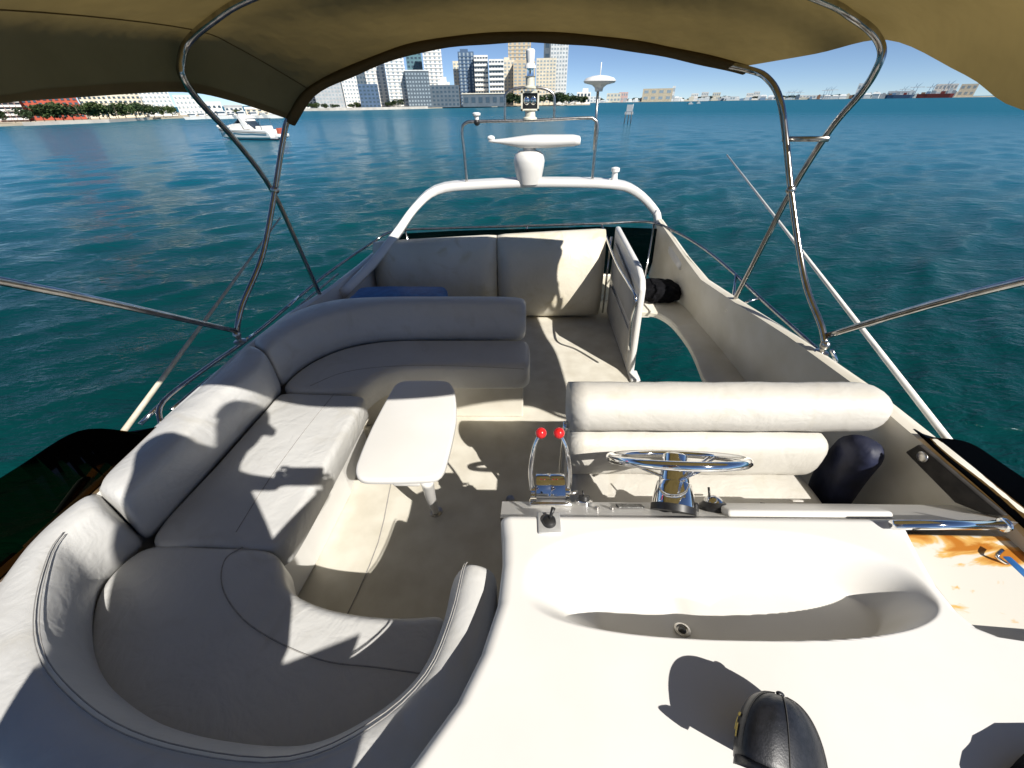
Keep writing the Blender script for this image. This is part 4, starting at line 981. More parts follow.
# ================================================================ SETTING: SEA AND SHORE
def ground(px, py, lift=0):
    d = ray(px, py); t = (WATER+lift-CAM.z)/d.z; return CAM+d*t
import numpy as np
def make_sea():
    rs = [1.5]
    while rs[-1] < 520: rs.append(rs[-1]*1.0105)
    while rs[-1] < 50000: rs.append(rs[-1]*1.25)
    rs = np.array(rs); NA = 900; nR = len(rs)
    # angles packed toward the side the camera faces
    th = np.concatenate([np.linspace(-75, 75, 700, endpoint=False), np.linspace(75, 285, 200, endpoint=False)])*PI/180
    RR_, TT = np.meshgrid(rs, th, indexing='ij'); X = RR_*np.sin(TT); Yy = RR_*np.cos(TT); Z = np.zeros_like(X); DX = np.zeros_like(X); DY = np.zeros_like(X)
    g = np.random.RandomState(5); cell = RR_*.0105
    for k in range(90):
        lam = .32*(6/.32)**(g.rand()**1.2); a = R(-62)+g.randn()*.55; kk = 2*PI/lam; amp = .0125*lam**.72*g.uniform(.5, 1.3)*.33
        ph = kk*(X*math.cos(a)+Yy*math.sin(a))+g.rand()*6.28; fade = np.clip((lam/cell-2.5)/3, 0, 1)
        Z += amp*fade*np.cos(ph); DX -= .8*amp*fade*math.cos(a)*np.sin(ph); DY -= .8*amp*fade*math.sin(a)*np.sin(ph)
    co = np.stack([X+DX, Yy+DY, WATER+Z], -1).reshape(-1, 3); co = np.vstack([co, [[0,0,WATER]]])
    i, j = np.meshgrid(np.arange(nR-1), np.arange(NA), indexing='ij'); j2 = (j+1) % NA
    q = np.stack([i*NA+j, (i+1)*NA+j, (i+1)*NA+j2, i*NA+j2], -1).reshape(-1, 4)
    c_ = nR*NA; tri = np.stack([np.full(NA, c_), np.arange(NA), (np.arange(NA)+1) % NA], -1)
    me = bpy.data.meshes.new('sea'); me.vertices.add(len(co)); me.vertices.foreach_set('co', co.ravel().astype('f'))
    me.loops.add(q.size+tri.size); me.loops.foreach_set('vertex_index', np.concatenate([q.ravel(), tri.ravel()]).astype('i'))
    st = np.concatenate([np.arange(len(q))*4, len(q)*4+np.arange(len(tri))*3]).astype('i')
    me.polygons.add(len(st)); me.polygons.foreach_set('loop_start', st); me.update(calc_edges=True); me.validate()
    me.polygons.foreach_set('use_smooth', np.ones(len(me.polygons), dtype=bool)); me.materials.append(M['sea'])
    o = link(bpy.data.objects.new('sea', me)); o['kind'] = 'structure'; return o
make_sea()

def flat(name, col, rough=.7, var=.15, spec=.3, scale=.2):
    return noisy(name, [c*(1-var) for c in col], [min(1, c*(1+var*.5)) for c in col], scale=scale, rough=rough, spec=spec)
G = dict(white=flat('stucco_white', (.74,.73,.70)), cream=flat('stucco_cream', (.66,.60,.48)), tan=flat('stucco_tan', (.55,.46,.33)), red=flat('stucco_red', (.42,.085,.05)),
         pink=flat('stucco_pink', (.62,.42,.38)), grey=flat('concrete_grey', (.38,.40,.42)), pale=flat('stucco_pale', (.62,.64,.64)), dark=flat('dark_cladding', (.10,.13,.16)), teal=flat('teal_cladding', (.10,.20,.24)),
         blue=flat('blue_cladding', (.07,.12,.20)), glass=flat('window_glass', (.05,.08,.11), rough=.15, spec=.6), glass2=flat('window_glass_pale', (.30,.36,.40), rough=.25, spec=.6), warm=flat('roof_tile', (.34,.16,.09)),
         sand=flat('sand', (.46,.40,.30), scale=.05), wall=flat('seawall_concrete', (.50,.47,.42)), green=flat('leaf_green', (.055,.085,.026), scale=.8, var=.4), green2=flat('leaf_dark', (.03,.055,.02), scale=.8, var=.4), palm=flat('palm_green', (.06,.09,.03), scale=.8, var=.3),
         bark=flat('bark', (.17,.13,.09)), steelp=flat('crane_steel', (.20,.30,.42)), shipred=flat('ship_red', (.25,.05,.04)), piling=flat('piling_wood', (.10,.085,.07)), container=flat('container_paint', (.30,.16,.10)))

def shore(name, pix, depth, h=.7, mat='sand'):
    """a low strip of land; pix = waterline points"""
    near = [ground(*p) for p in pix]; rows = []
    for p in near:
        d = Vector((p.x, p.y, 0)).normalized(); a = Vector((p.x,p.y,WATER))
        rows.append([a-Vector((0,0,.5)), a+Vector((0,0,h)), a+d*depth+Vector((0,0,h+.5)), a+d*depth-Vector((0,0,.5))])
    o = loft(rows, name, G[mat], None, smooth=False); o['kind'] = 'structure'; return o
shore('shoreline', [(-60,128),(0,126.5),(25,125.5),(60,124),(110,122),(150,119.5),(190,118),(230,117.5),(270,117.3),(300,117)], 160)
shore('island_shore', [(286,111),(330,110.5),(380,109.5),(430,108.5),(470,107.5),(520,106.4),(560,105.6),(590,105)], 400)
shore('far_shore', [(570,103.2),(640,102.0),(700,101.1),(740,100.4),(800,99.6),(860,98.7),(920,97.9),(980,97.1),(1030,96.3)], 1500, 1.2)

def seawall(pix, h, lab, wd=1.0):
    rows = []
    for p in [ground(*q) for q in pix]:
        d = Vector((p.x,p.y,0)).normalized(); a = Vector((p.x,p.y,WATER))-d*wd*.5
        rows.append([a-Vector((0,0,.5)), a+Vector((0,0,h)), a+d*wd+Vector((0,0,h)), a+d*wd-Vector((0,0,.5))])
    o = loft(rows, 'seawall', G['wall'], None, smooth=False); tag(o, lab, 'seawall')
seawall([(24,126),(60,124.5),(110,122.5),(150,120)], 1.1, 'pale concrete seawall below the trees on the left shore', 1.4)
seawall([(288,111.3),(330,110.7),(380,109.8),(428,108.7)], 2.2, 'long low seawall running under the high-rise towers', 3)

def frame_at(px, pyb):
    p = ground(px, pyb); d = Vector((p.x,p.y,0)); D = d.length; d.normalize(); s = Vector((d.y,-d.x,0))   # s = to the right in view
    return p, d, s, D
def hgt(px, py, p):
    """height above water of a sighted point above ground point p"""
    r_ = ray(px, py); Dh = math.hypot(r_.x, r_.y); D = math.hypot(p.x, p.y)
    return CAM.z+r_.z/Dh*D-WATER
WINM = {}
def shared(name, me, par, loc, rot):
    o = bpy.data.objects.new(name, me); link(o); o.parent = par; o.location = loc; o.rotation_euler = rot; return o
def building(lab, x0, x1, ytop, ybase, mat, nx, ny, win='glass', back=30, roof=None, style='window', setb=None, turn=0, crown=None, cat='building', nm='apartment_building'):
    pc = (x0+x1)/2; p, d, s, D = frame_at(pc, ybase)
    k = (D+back)/D; p = Vector((p.x*k, p.y*k, WATER+.9)); D += back
    a, b = ray(x0, ytop), ray(x1, ytop)
    wdt = D*abs(math.atan2(a.x, a.y)-math.atan2(b.x, b.y))
    H = hgt(pc, ytop, p)-.9; dep = max(8, wdt*.7)
    t = thing(nm, lab, cat, p); ang = math.atan2(s.y, s.x)+R(turn); t.rotation_euler = (0,0,ang)
    def loc(mb, name, m, **kk):
        o = obj(name, mb.v, mb.f, m, None, smooth=False, **kk); o.parent = t; return o
    # local frame: x right, y away, z up
    loc(MB().box((0,dep/2,H/2), (wdt,dep,H)), 'wall', G[mat])
    if roof: loc(MB().box((0,dep/2,H+.5), (wdt*1.04,dep*1.04,1.0)), 'roof', G[roof])
    if crown: loc(MB().box((crown[0]*wdt,dep/2,H+crown[2]*H/2), (crown[1]*wdt,dep*.5,crown[2]*H)), 'roof_house', G[mat])
    if nx and ny:
        cw, ch = wdt/nx, H*.94/ny
        if style == 'window':
            me = bpy.data.meshes.new('window'); v = MB().box((0,0,0), (cw*.55,.3,ch*.46)); me.from_pydata([tuple(q) for q in v.v], [], v.f); me.materials.append(G[win])
            for i in range(nx):
                for j in range(ny):
                    shared('window', me, t, (-wdt/2+cw*(i+.5), -.05, H*.03+ch*(j+.55)), (0,0,0))
        elif style == 'balcony':
            me = bpy.data.meshes.new('balcony'); v = MB().box((0,0,0), (cw*.9,1.8,ch*.16)); v.box((0,-.85,ch*.22), (cw*.9,.1,ch*.3)); me.from_pydata([tuple(q) for q in v.v], [], v.f); me.materials.append(G['white'])
            me2 = bpy.data.meshes.new('window'); v = MB().box((0,0,0), (cw*.74,.3,ch*.6)); me2.from_pydata([tuple(q) for q in v.v], [], v.f); me2.materials.append(G[win])
            for i in range(nx):
                for j in range(ny):
                    shared('balcony', me, t, (-wdt/2+cw*(i+.5), -.9, H*.03+ch*(j+.2)), (0,0,0)); shared('window', me2, t, (-wdt/2+cw*(i+.5), -.05, H*.03+ch*(j+.62)), (0,0,0))
        elif style == 'rib':
            me = bpy.data.meshes.new('window_strip'); v = MB().box((0,0,H*.5), (cw*.42,.3,H*.96)); me.from_pydata([tuple(q) for q in v.v], [], v.f); me.materials.append(G[win])
            me2 = bpy.data.meshes.new('floor_band'); v = MB().box((0,0,0), (wdt*1.01,.9,ch*.3)); me2.from_pydata([tuple(q) for q in v.v], [], v.f); me2.materials.append(G[mat])
            for i in range(nx): shared('window_strip', me, t, (-wdt/2+cw*(i+.5), -.05, 0), (0,0,0))
            for j in range(ny): shared('floor_band', me2, t, (0, -.1, H*.03+ch*(j+.15)), (0,0,0))
    # flank windows
    return t
B = building
# --- left shore
B('pinkish terraced low block at the far left edge of the shore', 4, 34, 84, 126, 'pink', 5, 8, back=30, style='balcony')
B('red low house with white trim between pink block and long red block', 30, 52, 72, 126, 'red', 4, 9, back=50, roof='white')
B('long brick-red apartment block above the trees on the left shore', 50, 91, 70, 124.5, 'red', 7, 11, back=42)
B('cream four-storey block with paired windows beside the red one', 91, 119, 68, 123, 'cream', 6, 11, back=44, roof='white')
B('cream block with arched dark openings left of the white stepped block', 119, 152, 64, 122, 'cream', 7, 12, back=46, roof='white')
B('white stepped block directly left of the bent awning pole', 150, 180, 82, 119.5, 'white', 7, 8, 'glass2', back=36, crown=(.1,.5,.15))
B('wide white block partly hidden by the bent awning pole', 182, 206, 95, 118, 'white', 6, 4, 'glass2', back=36)
B('low white waterfront house right of the awning pole', 206, 226, 104, 117.8, 'white', 4, 2, back=22, roof='white')
B('small grey-roofed waterfront house behind the cruising motorboat', 228, 246, 107, 117.8, 'pale', 4, 2, back=22, roof='grey')
B('low cream waterfront house just left of the awning corner', 248, 276, 109, 117.6, 'cream', 5, 2, back=22, roof='white')
# --- island towers
B('pale ribbed tower at the left end of the skyline beside the awning corner', 300, 319, 82, 110.5, 'pale', 5, 8, back=60, style='rib')
B('broad grey glass grid tower at the left of the skyline', 318, 349, 66, 110.3, 'grey', 9, 11, 'glass2', back=50)
B('white lattice-front tower right of the grey grid tower', 347, 363, 58, 110, 'white', 5, 12, 'glass2', back=54)
B('slim dark glass tower between lattice-front and ribbed towers', 362, 372, 50, 110, 'dark', 3, 12, 'glass', back=90)
B('low dark blue glass block in front of the white ribbed towers', 362, 382, 84, 109.8, 'blue', 5, 6, 'glass', back=30)
B('white vertically ribbed tower with grey window strips', 371, 392, 46, 109.6, 'white', 4, 16, 'glass2', back=75, style='rib')
B('second white ribbed tower, taller and to the right', 391, 411, 40, 109.4, 'white', 4, 18, 'glass2', back=60, style='rib')
B('teal glass tower rising behind the dark glass block', 412, 428, 36, 109, 'teal', 4, 16, 'glass', back=140)
B('dark glass office block with pale roof rim right of the ribbed towers', 409, 433, 71, 109, 'dark', 8, 9, 'glass2', back=40, roof='pale')
B('white twin-ribbed tower right of the dark glass block', 428, 447, 34, 108.6, 'white', 4, 18, 'glass2', back=90, style='rib')
B('low dark block at the foot of the white twin-ribbed tower', 425, 461, 85, 108.6, 'dark', 9, 5, 'glass', back=44)
B('white peaked pavilion roof above the low dark block', 440, 452, 82, 108.4, 'white', 2, 2, back=70, crown=(0,.5,.2))
B('slim cream tower just left of the curved hotel', 456, 463, 61, 108, 'cream', 2, 12, 'glass2', back=80)
B('dark blue glass wing of the curved hotel', 461, 477, 51.5, 107.8, 'blue', 4, 15, 'glass2', back=46, style='rib', crown=(-.1,.5,.05))
B('white hotel front with rows of balconies', 476, 490, 55, 107.7, 'white', 5, 10, back=44, style='balcony', nm='hotel')
B('lower right half of the white balconied hotel', 490, 505, 59, 107.6, 'white', 5, 9, back=44, style='balcony', nm='hotel')
B('narrow cream tower between hotel and tan towers', 504, 515, 60, 107, 'cream', 3, 12, 'glass2', back=110, crown=(-.2,.5,.06))
B('tall tan tower rising behind the anchor light', 508, 531, 36, 106.8, 'tan', 5, 18, 'glass2', back=170, style='rib')
B('shorter tan tower left of the anchor light', 513, 535, 61, 106.8, 'tan', 5, 13, 'glass2', back=90)
B('shorter tan tower right of the anchor light', 535, 555, 58, 106.3, 'cream', 6, 13, 'glass2', back=90)
B('dark flank slab beside the tall pale pink tower', 542, 549, 38, 106, 'dark', 1, 6, 'glass', back=150)
B('tall pale pink tower at the right end of the skyline', 548, 566, 36, 106, 'pale', 6, 16, 'glass2', back=120)
B('flat-roofed dark waterfront pavilion below the hotel', 463, 506, 94, 107.7, 'dark', 6, 1, 'glass', back=12, roof='cream', nm='pavilion')
B('white low house among trees right of the skyline', 576, 590, 92, 105, 'white', 4, 2, back=60, crown=(.1,.4,.3), nm='house')
# --- far right shore
fr_list = [(586,600,96.5,103,'white','white block beneath the mushroom antenna'),(606,620,93.2,102.6,'cream','cream block left of the channel marker'),(618,627,92.2,102.4,'pink','small pinkish block next to the cream block'),
 (641,671,88.5,102,'tan','large tan slab building on the far shore'),(643,655,95,102,'white','bright white wing in front of the tan slab building'),(670,673,86,101.8,'white','thin white chimney tower beside the tan slab building'),
 (690,697,93.5,101.2,'white','small white block left of the distant tower row'),(700,707,92,101,'pale','pale narrow block in the distant tower row'),(711,719,92.5,100.9,'cream','cream narrow block in the distant tower row'),
 (745,752,93,100.3,'white','white cube house below the awning corner fitting'),(752,758,91.5,100.2,'pale','pale taller house right of the white cube house')]
for a, b, c_, d_, m_, lab in fr_list: B(lab+' on the right', a, b, c_, d_, m_, 4, 2, 'glass2', back=40)
B('row-end low warehouse left of the aft awning pole', 720, 738, 96.5, 100.7, 'pale', 6, 1, 'glass2', back=40, nm='warehouse')
B('long pale warehouse between the two awning poles', 795, 822, 95.2, 99.5, 'white', 8, 1, 'glass2', back=40, nm='warehouse')
B('port terminal with pale walls right of the main awning pole', 885, 912, 91, 98.4, 'pale', 8, 1, 'glass2', back=40, nm='terminal')
B('cream port silo block near the awning right edge', 955, 972, 84, 97.3, 'cream', 3, 2, 'glass2', back=90, nm='silo')
B('white port shed at the right of the harbour', 930, 952, 84, 97.5, 'white', 6, 2, 'glass2', back=110, nm='shed')
B('white tank-like building just left of the main awning pole', 853, 860, 83.5, 98.8, 'white', 2, 2, 'glass2', back=40, nm='tower')

# distant low houses, copies of one small house
p, d, s, D = frame_at(650, 102)
hm = MB().box((0,4,3), (14,8,6)); rm = MB().add([(-7.6,-.4,6),(7.6,-.4,6),(7.6,8.4,6),(-7.6,8.4,6),(-5,4,9),(5,4,9)], [(0,1,5,4),(2,3,4,5),(1,2,5),(3,0,4),(0,3,2,1)])
proto = None; k_ = 0
spots = [(566,104.3),(571,104.2),(596,103.4),(602,103.3),(630,102.5),(636,102.3),(676,101.8),(682,101.7),(724,100.9),(762,100.3),(770,100.2),(778,100.0),(826,99.5),(834,99.4),(842,99.3),(866,99.0),(874,98.9)]
desc = ['beside the tree row','left of the white block','right of the white block','near the cream block','right of the channel marker','left of the large tan slab','right of the thin chimney tower','before the distant tower row','left of the aft pole','behind the aft pole','right of the aft pole','left of the cranes','right of the cranes','by the long warehouse','before the main pole','behind the main pole','right of the main pole']
for (px, py), dsc in zip(spots, desc):
    p, d, s, D = frame_at(px, py); p = Vector((p.x,p.y,0))+d*50; sz = random.uniform(.35, .75)*D/900
    t = thing('house', 'tiny distant white house on the far shore '+dsc, 'house', (p.x, p.y, WATER+1.2), 'small houses along the far shore')
    t.rotation_euler = (0,0,math.atan2(s.y, s.x)+random.uniform(-.3,.3)); t.scale = (sz, sz, sz*random.uniform(.8,1.4))
    if proto is None:
        a = obj('wall', hm.v, hm.f, G['white'], None, smooth=False); b = obj('roof', rm.v, rm.f, G['pale'], None, smooth=False); proto = (a, b); a.parent = t; b.parent = t
    else:
        for q in proto: c_ = q.copy(); link(c_); c_.parent = t

# port clutter: tanks, sheds and stacks too small to tell apart
mats_ = ['white','pale','grey','container','cream','steelp','dark']
protos = []
for m_ in mats_:
    q_ = MB().box((0,0,.5), (1,1,1)); q_.box((.1,0,1.08), (.5,.6,.18)); me_ = bpy.data.meshes.new('block'); me_.from_pydata([tuple(v_) for v_ in q_.v], [], q_.f); me_.materials.append(G[m_]); protos.append(me_)
for i in range(70):
    px = 575+i*5.5+random.uniform(-2,2)
    p, d, s, D = frame_at(px, 103.1-(px-580)*.0151); p = Vector((p.x,p.y,0))+d*random.uniform(40,110)
    o_ = link(bpy.data.objects.new('harbour_building', protos[random.randrange(7) if px > 740 else random.choice([0,1,1,2,4])])); hh_ = D*random.uniform(.0022,.0068)*(1.3 if px > 850 else 1)
    o_.location = (p.x,p.y,WATER+1); o_.scale = (D*random.uniform(.004,.011), D*.006, hh_); o_.rotation_euler = (0,0,math.atan2(s.y, s.x))
    tag(o_, 'one of many tiny boxy buildings strung along the far right shore', 'building', 'tiny buildings along the far right shore')

# port cranes
def crane(px, py, ytop, lab):
    p, d, s, D = frame_at(px, py); p = Vector((p.x,p.y,WATER+1))+d*60; H = hgt(px, ytop, p)
    t = thing('port_crane', lab, 'crane', p, 'gantry cranes on the far shore'); t.rotation_euler = (0,0,math.atan2(s.y, s.x))
    w_ = H*.22; mb = MB()
    for x in (-w_/2, w_/2):
        for y in (0, w_): mb.box((x,y,H*.35), (H*.03,H*.03,H*.7))
    mb.box((0,w_/2,H*.35), (w_,H*.03,H*.03)); o = obj('legs_frame', mb.v, mb.f, G['steelp'], None, smooth=False); o.parent = t
    mb = MB().box((w_*.4,w_/2,H*.70), (H*.9,H*.05,H*.04)); o = obj('beam', mb.v, mb.f, G['white'], None, smooth=False); o.parent = t
    mb = MB().tube([(w_*.2,w_/2,H*.7),(w_*1.4,w_/2,H)], H*.018, 6, smooth=False); o = obj('boom', mb.v, mb.f, G['steelp'], None); o.parent = t
    mb = MB().tube([(-w_*.2,w_/2,H*.7),(-w_*.1,w_/2,H*.95)], H*.02, 6, smooth=False); o = obj('mast', mb.v, mb.f, G['steelp'], None); o.parent = t
for px, py, yt, lab in ((786,100,90,'first port crane from the left, right of the aft pole'),(791,100,89.5,'second port crane from the left'),(797,99.9,90,'third port crane from the left'),(823,99.6,87,'slanted crane pair member on the left'),(828,99.5,86.5,'slanted crane pair member on the right'),
                      (911,98.2,83,'harbour crane left of the red ship'),(927,98,83,'harbour crane above the red ship bow'),(942,97.7,80.5,'harbour crane with longest boom'),(900,98.3,86,'harbour crane nearest the main pole')):
    crane(px, py, yt, lab+' on the far shore')
# ships in port
def ship(x0, x1, py, yt, lab, m='shipred'):
    p, d, s, D = frame_at((x0+x1)/2, py); Lh = D*abs(math.atan2(*ray(x0,py).xy)-math.atan2(*ray(x1,py).xy)); H = hgt((x0+x1)/2, yt, p)
    t = thing('cargo_ship', lab, 'ship', p); t.rotation_euler = (0,0,math.atan2(s.y, s.x))
    rows = []
    for x, w_, b in ((-.5,.02,.5),(-.42,.7,.3),(-.2,1,0),(.4,1,0),(.5,.7,0)):
        W_ = Lh*.06; rows.append([Vector((x*Lh,-w_*W_,H*.42)), Vector((x*Lh*(.98),-w_*W_*.8,-1)), Vector((x*Lh*.98,w_*W_*.8,-1)), Vector((x*Lh,w_*W_,H*.42))])
    o = loft(rows, 'hull', G[m], None, smooth=False); o.parent = t
    mb = MB().box((.36*Lh,0,H*.7), (.1*Lh,Lh*.09,H*.55)); o = obj('bridge', mb.v, mb.f, G['white'], None, smooth=False); o.parent = t
    for i in range(5):
        mb = MB().box(((-.34+.13*i)*Lh,0,H*(.5+.04*(i % 3))), (.115*Lh,Lh*.10,H*(.18+.08*(i % 3)))); o = obj('container_stack', mb.v, mb.f, G[['container','steelp','grey','white','shipred'][i]], None, smooth=False); o.parent = t
ship(915, 952, 97.9, 88, 'long dark red cargo ship moored in the harbour')
ship(884, 912, 98.4, 90, 'smaller dark cargo ship left of the red cargo ship', 'blue')

# ---------------- trees
def leafmesh(nm, n, mat, seed, sx=1, sz=1, leaf=.10):
    rnd = random.Random(seed); v = []; f = []
    lobes = [(Vector((rnd.uniform(-.55,.55)*sx, rnd.uniform(-.5,.5), rnd.uniform(-.35,.45)*sz)), rnd.uniform(.28,.5)) for _ in range(9)]
    for _ in range(n):
        c_, r_ = rnd.choice(lobes); dv = Vector((rnd.gauss(0,1), rnd.gauss(0,1), rnd.gauss(0,1))).normalized()*r_*rnd.uniform(.7,1.05)
        p = c_+dv; a = Vector((rnd.gauss(0,1), rnd.gauss(0,1), rnd.gauss(0,1))).normalized()*leaf*rnd.uniform(.6,1.3); b = a.cross(Vector((rnd.gauss(0,1), rnd.gauss(0,1), rnd.gauss(0,1)))).normalized()*leaf*.7
        i = len(v); v += [p-a, p+b, p+a, p-b]; f.append((i,i+1,i+2,i+3))
    me = bpy.data.meshes.new(nm); me.from_pydata([tuple(q) for q in v], [], f); me.materials.append(mat); return me
CR = [leafmesh('crown', 900, G['green'], 1), leafmesh('crown', 900, G['green2'], 2), leafmesh('crown', 900, G['green'], 3, 1.3, .8), leafmesh('crown', 900, G['green2'], 4, 1.2, .7)]
tm = MB().tube([(0,0,0),(.03,0,.5),(0,.02,1)], [.07,.04], 8); tm.tube([(.02,0,.55),(.25,.05,1.0)], [.035,.015], 6, smooth=False).tube([(.02,0,.6),(-.22,.1,1.05)], [.03,.015], 6, smooth=False)
TR = bpy.data.meshes.new('trunk'); TR.from_pydata([tuple(q) for q in tm.v], [], tm.f); TR.materials.append(G['bark'])
pmv = []; pmf = []
for k in range(15):
    a = 2*PI*k/15+.2*(k % 2); dr = Vector((math.cos(a), math.sin(a), 0)); sdv = Vector((-dr.y, dr.x, 0)); drp = .3+.5*((k*7) % 5)/5
    prev = None
    for i in range(7):
        t = i/6; p = dr*t*.95+Vector((0,0,.35*t-1.0*drp*t*t)); w_ = .10*(1-t*.85)*(.4 if i == 0 else 1)
        j = len(pmv); pmv += [tuple(p-sdv*w_-Vector((0,0,w_*.6))), tuple(p), tuple(p+sdv*w_-Vector((0,0,w_*.6)))]
        if prev is not None: pmf += [(prev, prev+1, j+1, j), (prev+1, prev+2, j+2, j+1)]
        prev = j
FRD = bpy.data.meshes.new('fronds'); FRD.from_pydata(pmv, [], pmf); FRD.materials.append(G['palm'])
def tree(px, pyb, ytop, lab, kind=0, back=6, group='trees along the left shore', wf=1.0):
    p, d, s, D = frame_at(px, pyb); p = Vector((p.x,p.y,WATER+.8))+d*back; H = max(2.5, hgt(px, ytop, p)-.8)
    palm = kind == 'palm'
    t = thing('palm_tree' if palm else 'broadleaf_tree', lab, 'palm tree' if palm else 'tree', p, group)
    tr_ = bpy.data.objects.new('trunk', TR); link(tr_); tr_.parent = t
    if palm:
        tr_.scale = (H*.30, H*.30, H*.86)
        c_ = bpy.data.objects.new('crown', FRD); link(c_); c_.parent = t; c_.location = (0,0,H*.85); c_.scale = (H*.32,)*3; c_.rotation_euler = (0,0,random.uniform(0,6))
    else:
        tr_.scale = (H*.45, H*.45, H*.55); w_ = H*.75*wf*random.uniform(.9,1.3)
        c_ = bpy.data.objects.new('crown', CR[kind]); link(c_); c_.parent = t; c_.location = (0,0,H*.60); c_.scale = (w_, w_, H*.62); c_.rotation_euler = (0,0,random.uniform(0,6))
T_ = [(2,126.5,109,1,'dark leafy tree at the extreme left edge'),(38,125,104,'palm','slanting palm before the pink terraced block'),(18,126,108,'palm','palm at the left before the terraces'),(47,125,105,0,'bushy tree before the red low house'),(58,124.6,103,2,'broad tree under the long red block'),
      (66,124,105,1,'dark tree under the middle of the red block'),(76,123.8,104,3,'spreading dark tree under the right of the red block'),(84,123.6,102,'palm','palm beneath the red and cream blocks'),(93,123.2,103,0,'rounded tree under the cream block'),(102,122.8,103.5,2,'wide tree right of the cream block'),(112,122.4,104,1,'dark tree between the two cream blocks'),
      (121,122,101,'palm','tall palm before the cream block with dark openings'),(128,121.6,104,0,'full tree under the dark openings'),(138,121,102,3,'large spreading tree left of the white block'),(147,120.4,103,2,'large green tree near the white stepped block'),(156,119.8,105,1,'dark tree under the white stepped block'),(165,119.3,106.5,0,'rounded tree at the beach end'),(174,118.8,106,2,'last round tree before the awning pole'),
      (212,117.9,110,1,'small dark tree right of the awning pole'),(240,117.7,110,0,'small tree between waterfront houses'),(33,125.4,108,3,'low dark shrubby tree by the seawall end')]
for px, pb, yt, k_, lab in T_: tree(px, pb, yt, lab, k_, back=5 if k_ == 'palm' else 9)
T2 = [(300,103,1),(308,104,3),(316,104.5,2),(326,105,1),(336,105.5,3),(352,105,1),(360,104,0),(390,103,1),(398,101,3),(403,99,0),(412,104,1),(420,104.5,3),(430,104,2),(440,103,1),(450,102,3),(456,101,0),(508,96,0),(515,95,3),(524,97,1),(534,96,2),(543,95,'palm'),(549,96,1),(556,94,3),(562,96,2),(568,95,1),(574,97,3),(581,98,0)]
for i, (px, yt, k_) in enumerate(T2):
    base = 110.9-(px-300)*.0195
    where = 'left' if px < 350 else ('centre-left' if px < 430 else ('centre' if px < 500 else 'right'))
    tree(px, base, yt-1.5, '%s in the skyline waterfront row, number %d from the left' % ('palm' if k_ == 'palm' else ('dark tree' if k_ in (1,3) else 'green tree'), i+1), k_, back=14, group='trees along the skyline waterfront', wf=1.4)
for i in range(34):
    px = 590+i*11.2+random.uniform(-3,3)
    if px > 955: break
    base = 103-(px-580)*.0151
    tree(px, base-.1, base-random.uniform(3.0,5.0), 'far dark tree %d from the left along the right-hand shore' % (i+1), random.choice([1,3]), back=30, group='trees along the far right shore', wf=2.2)

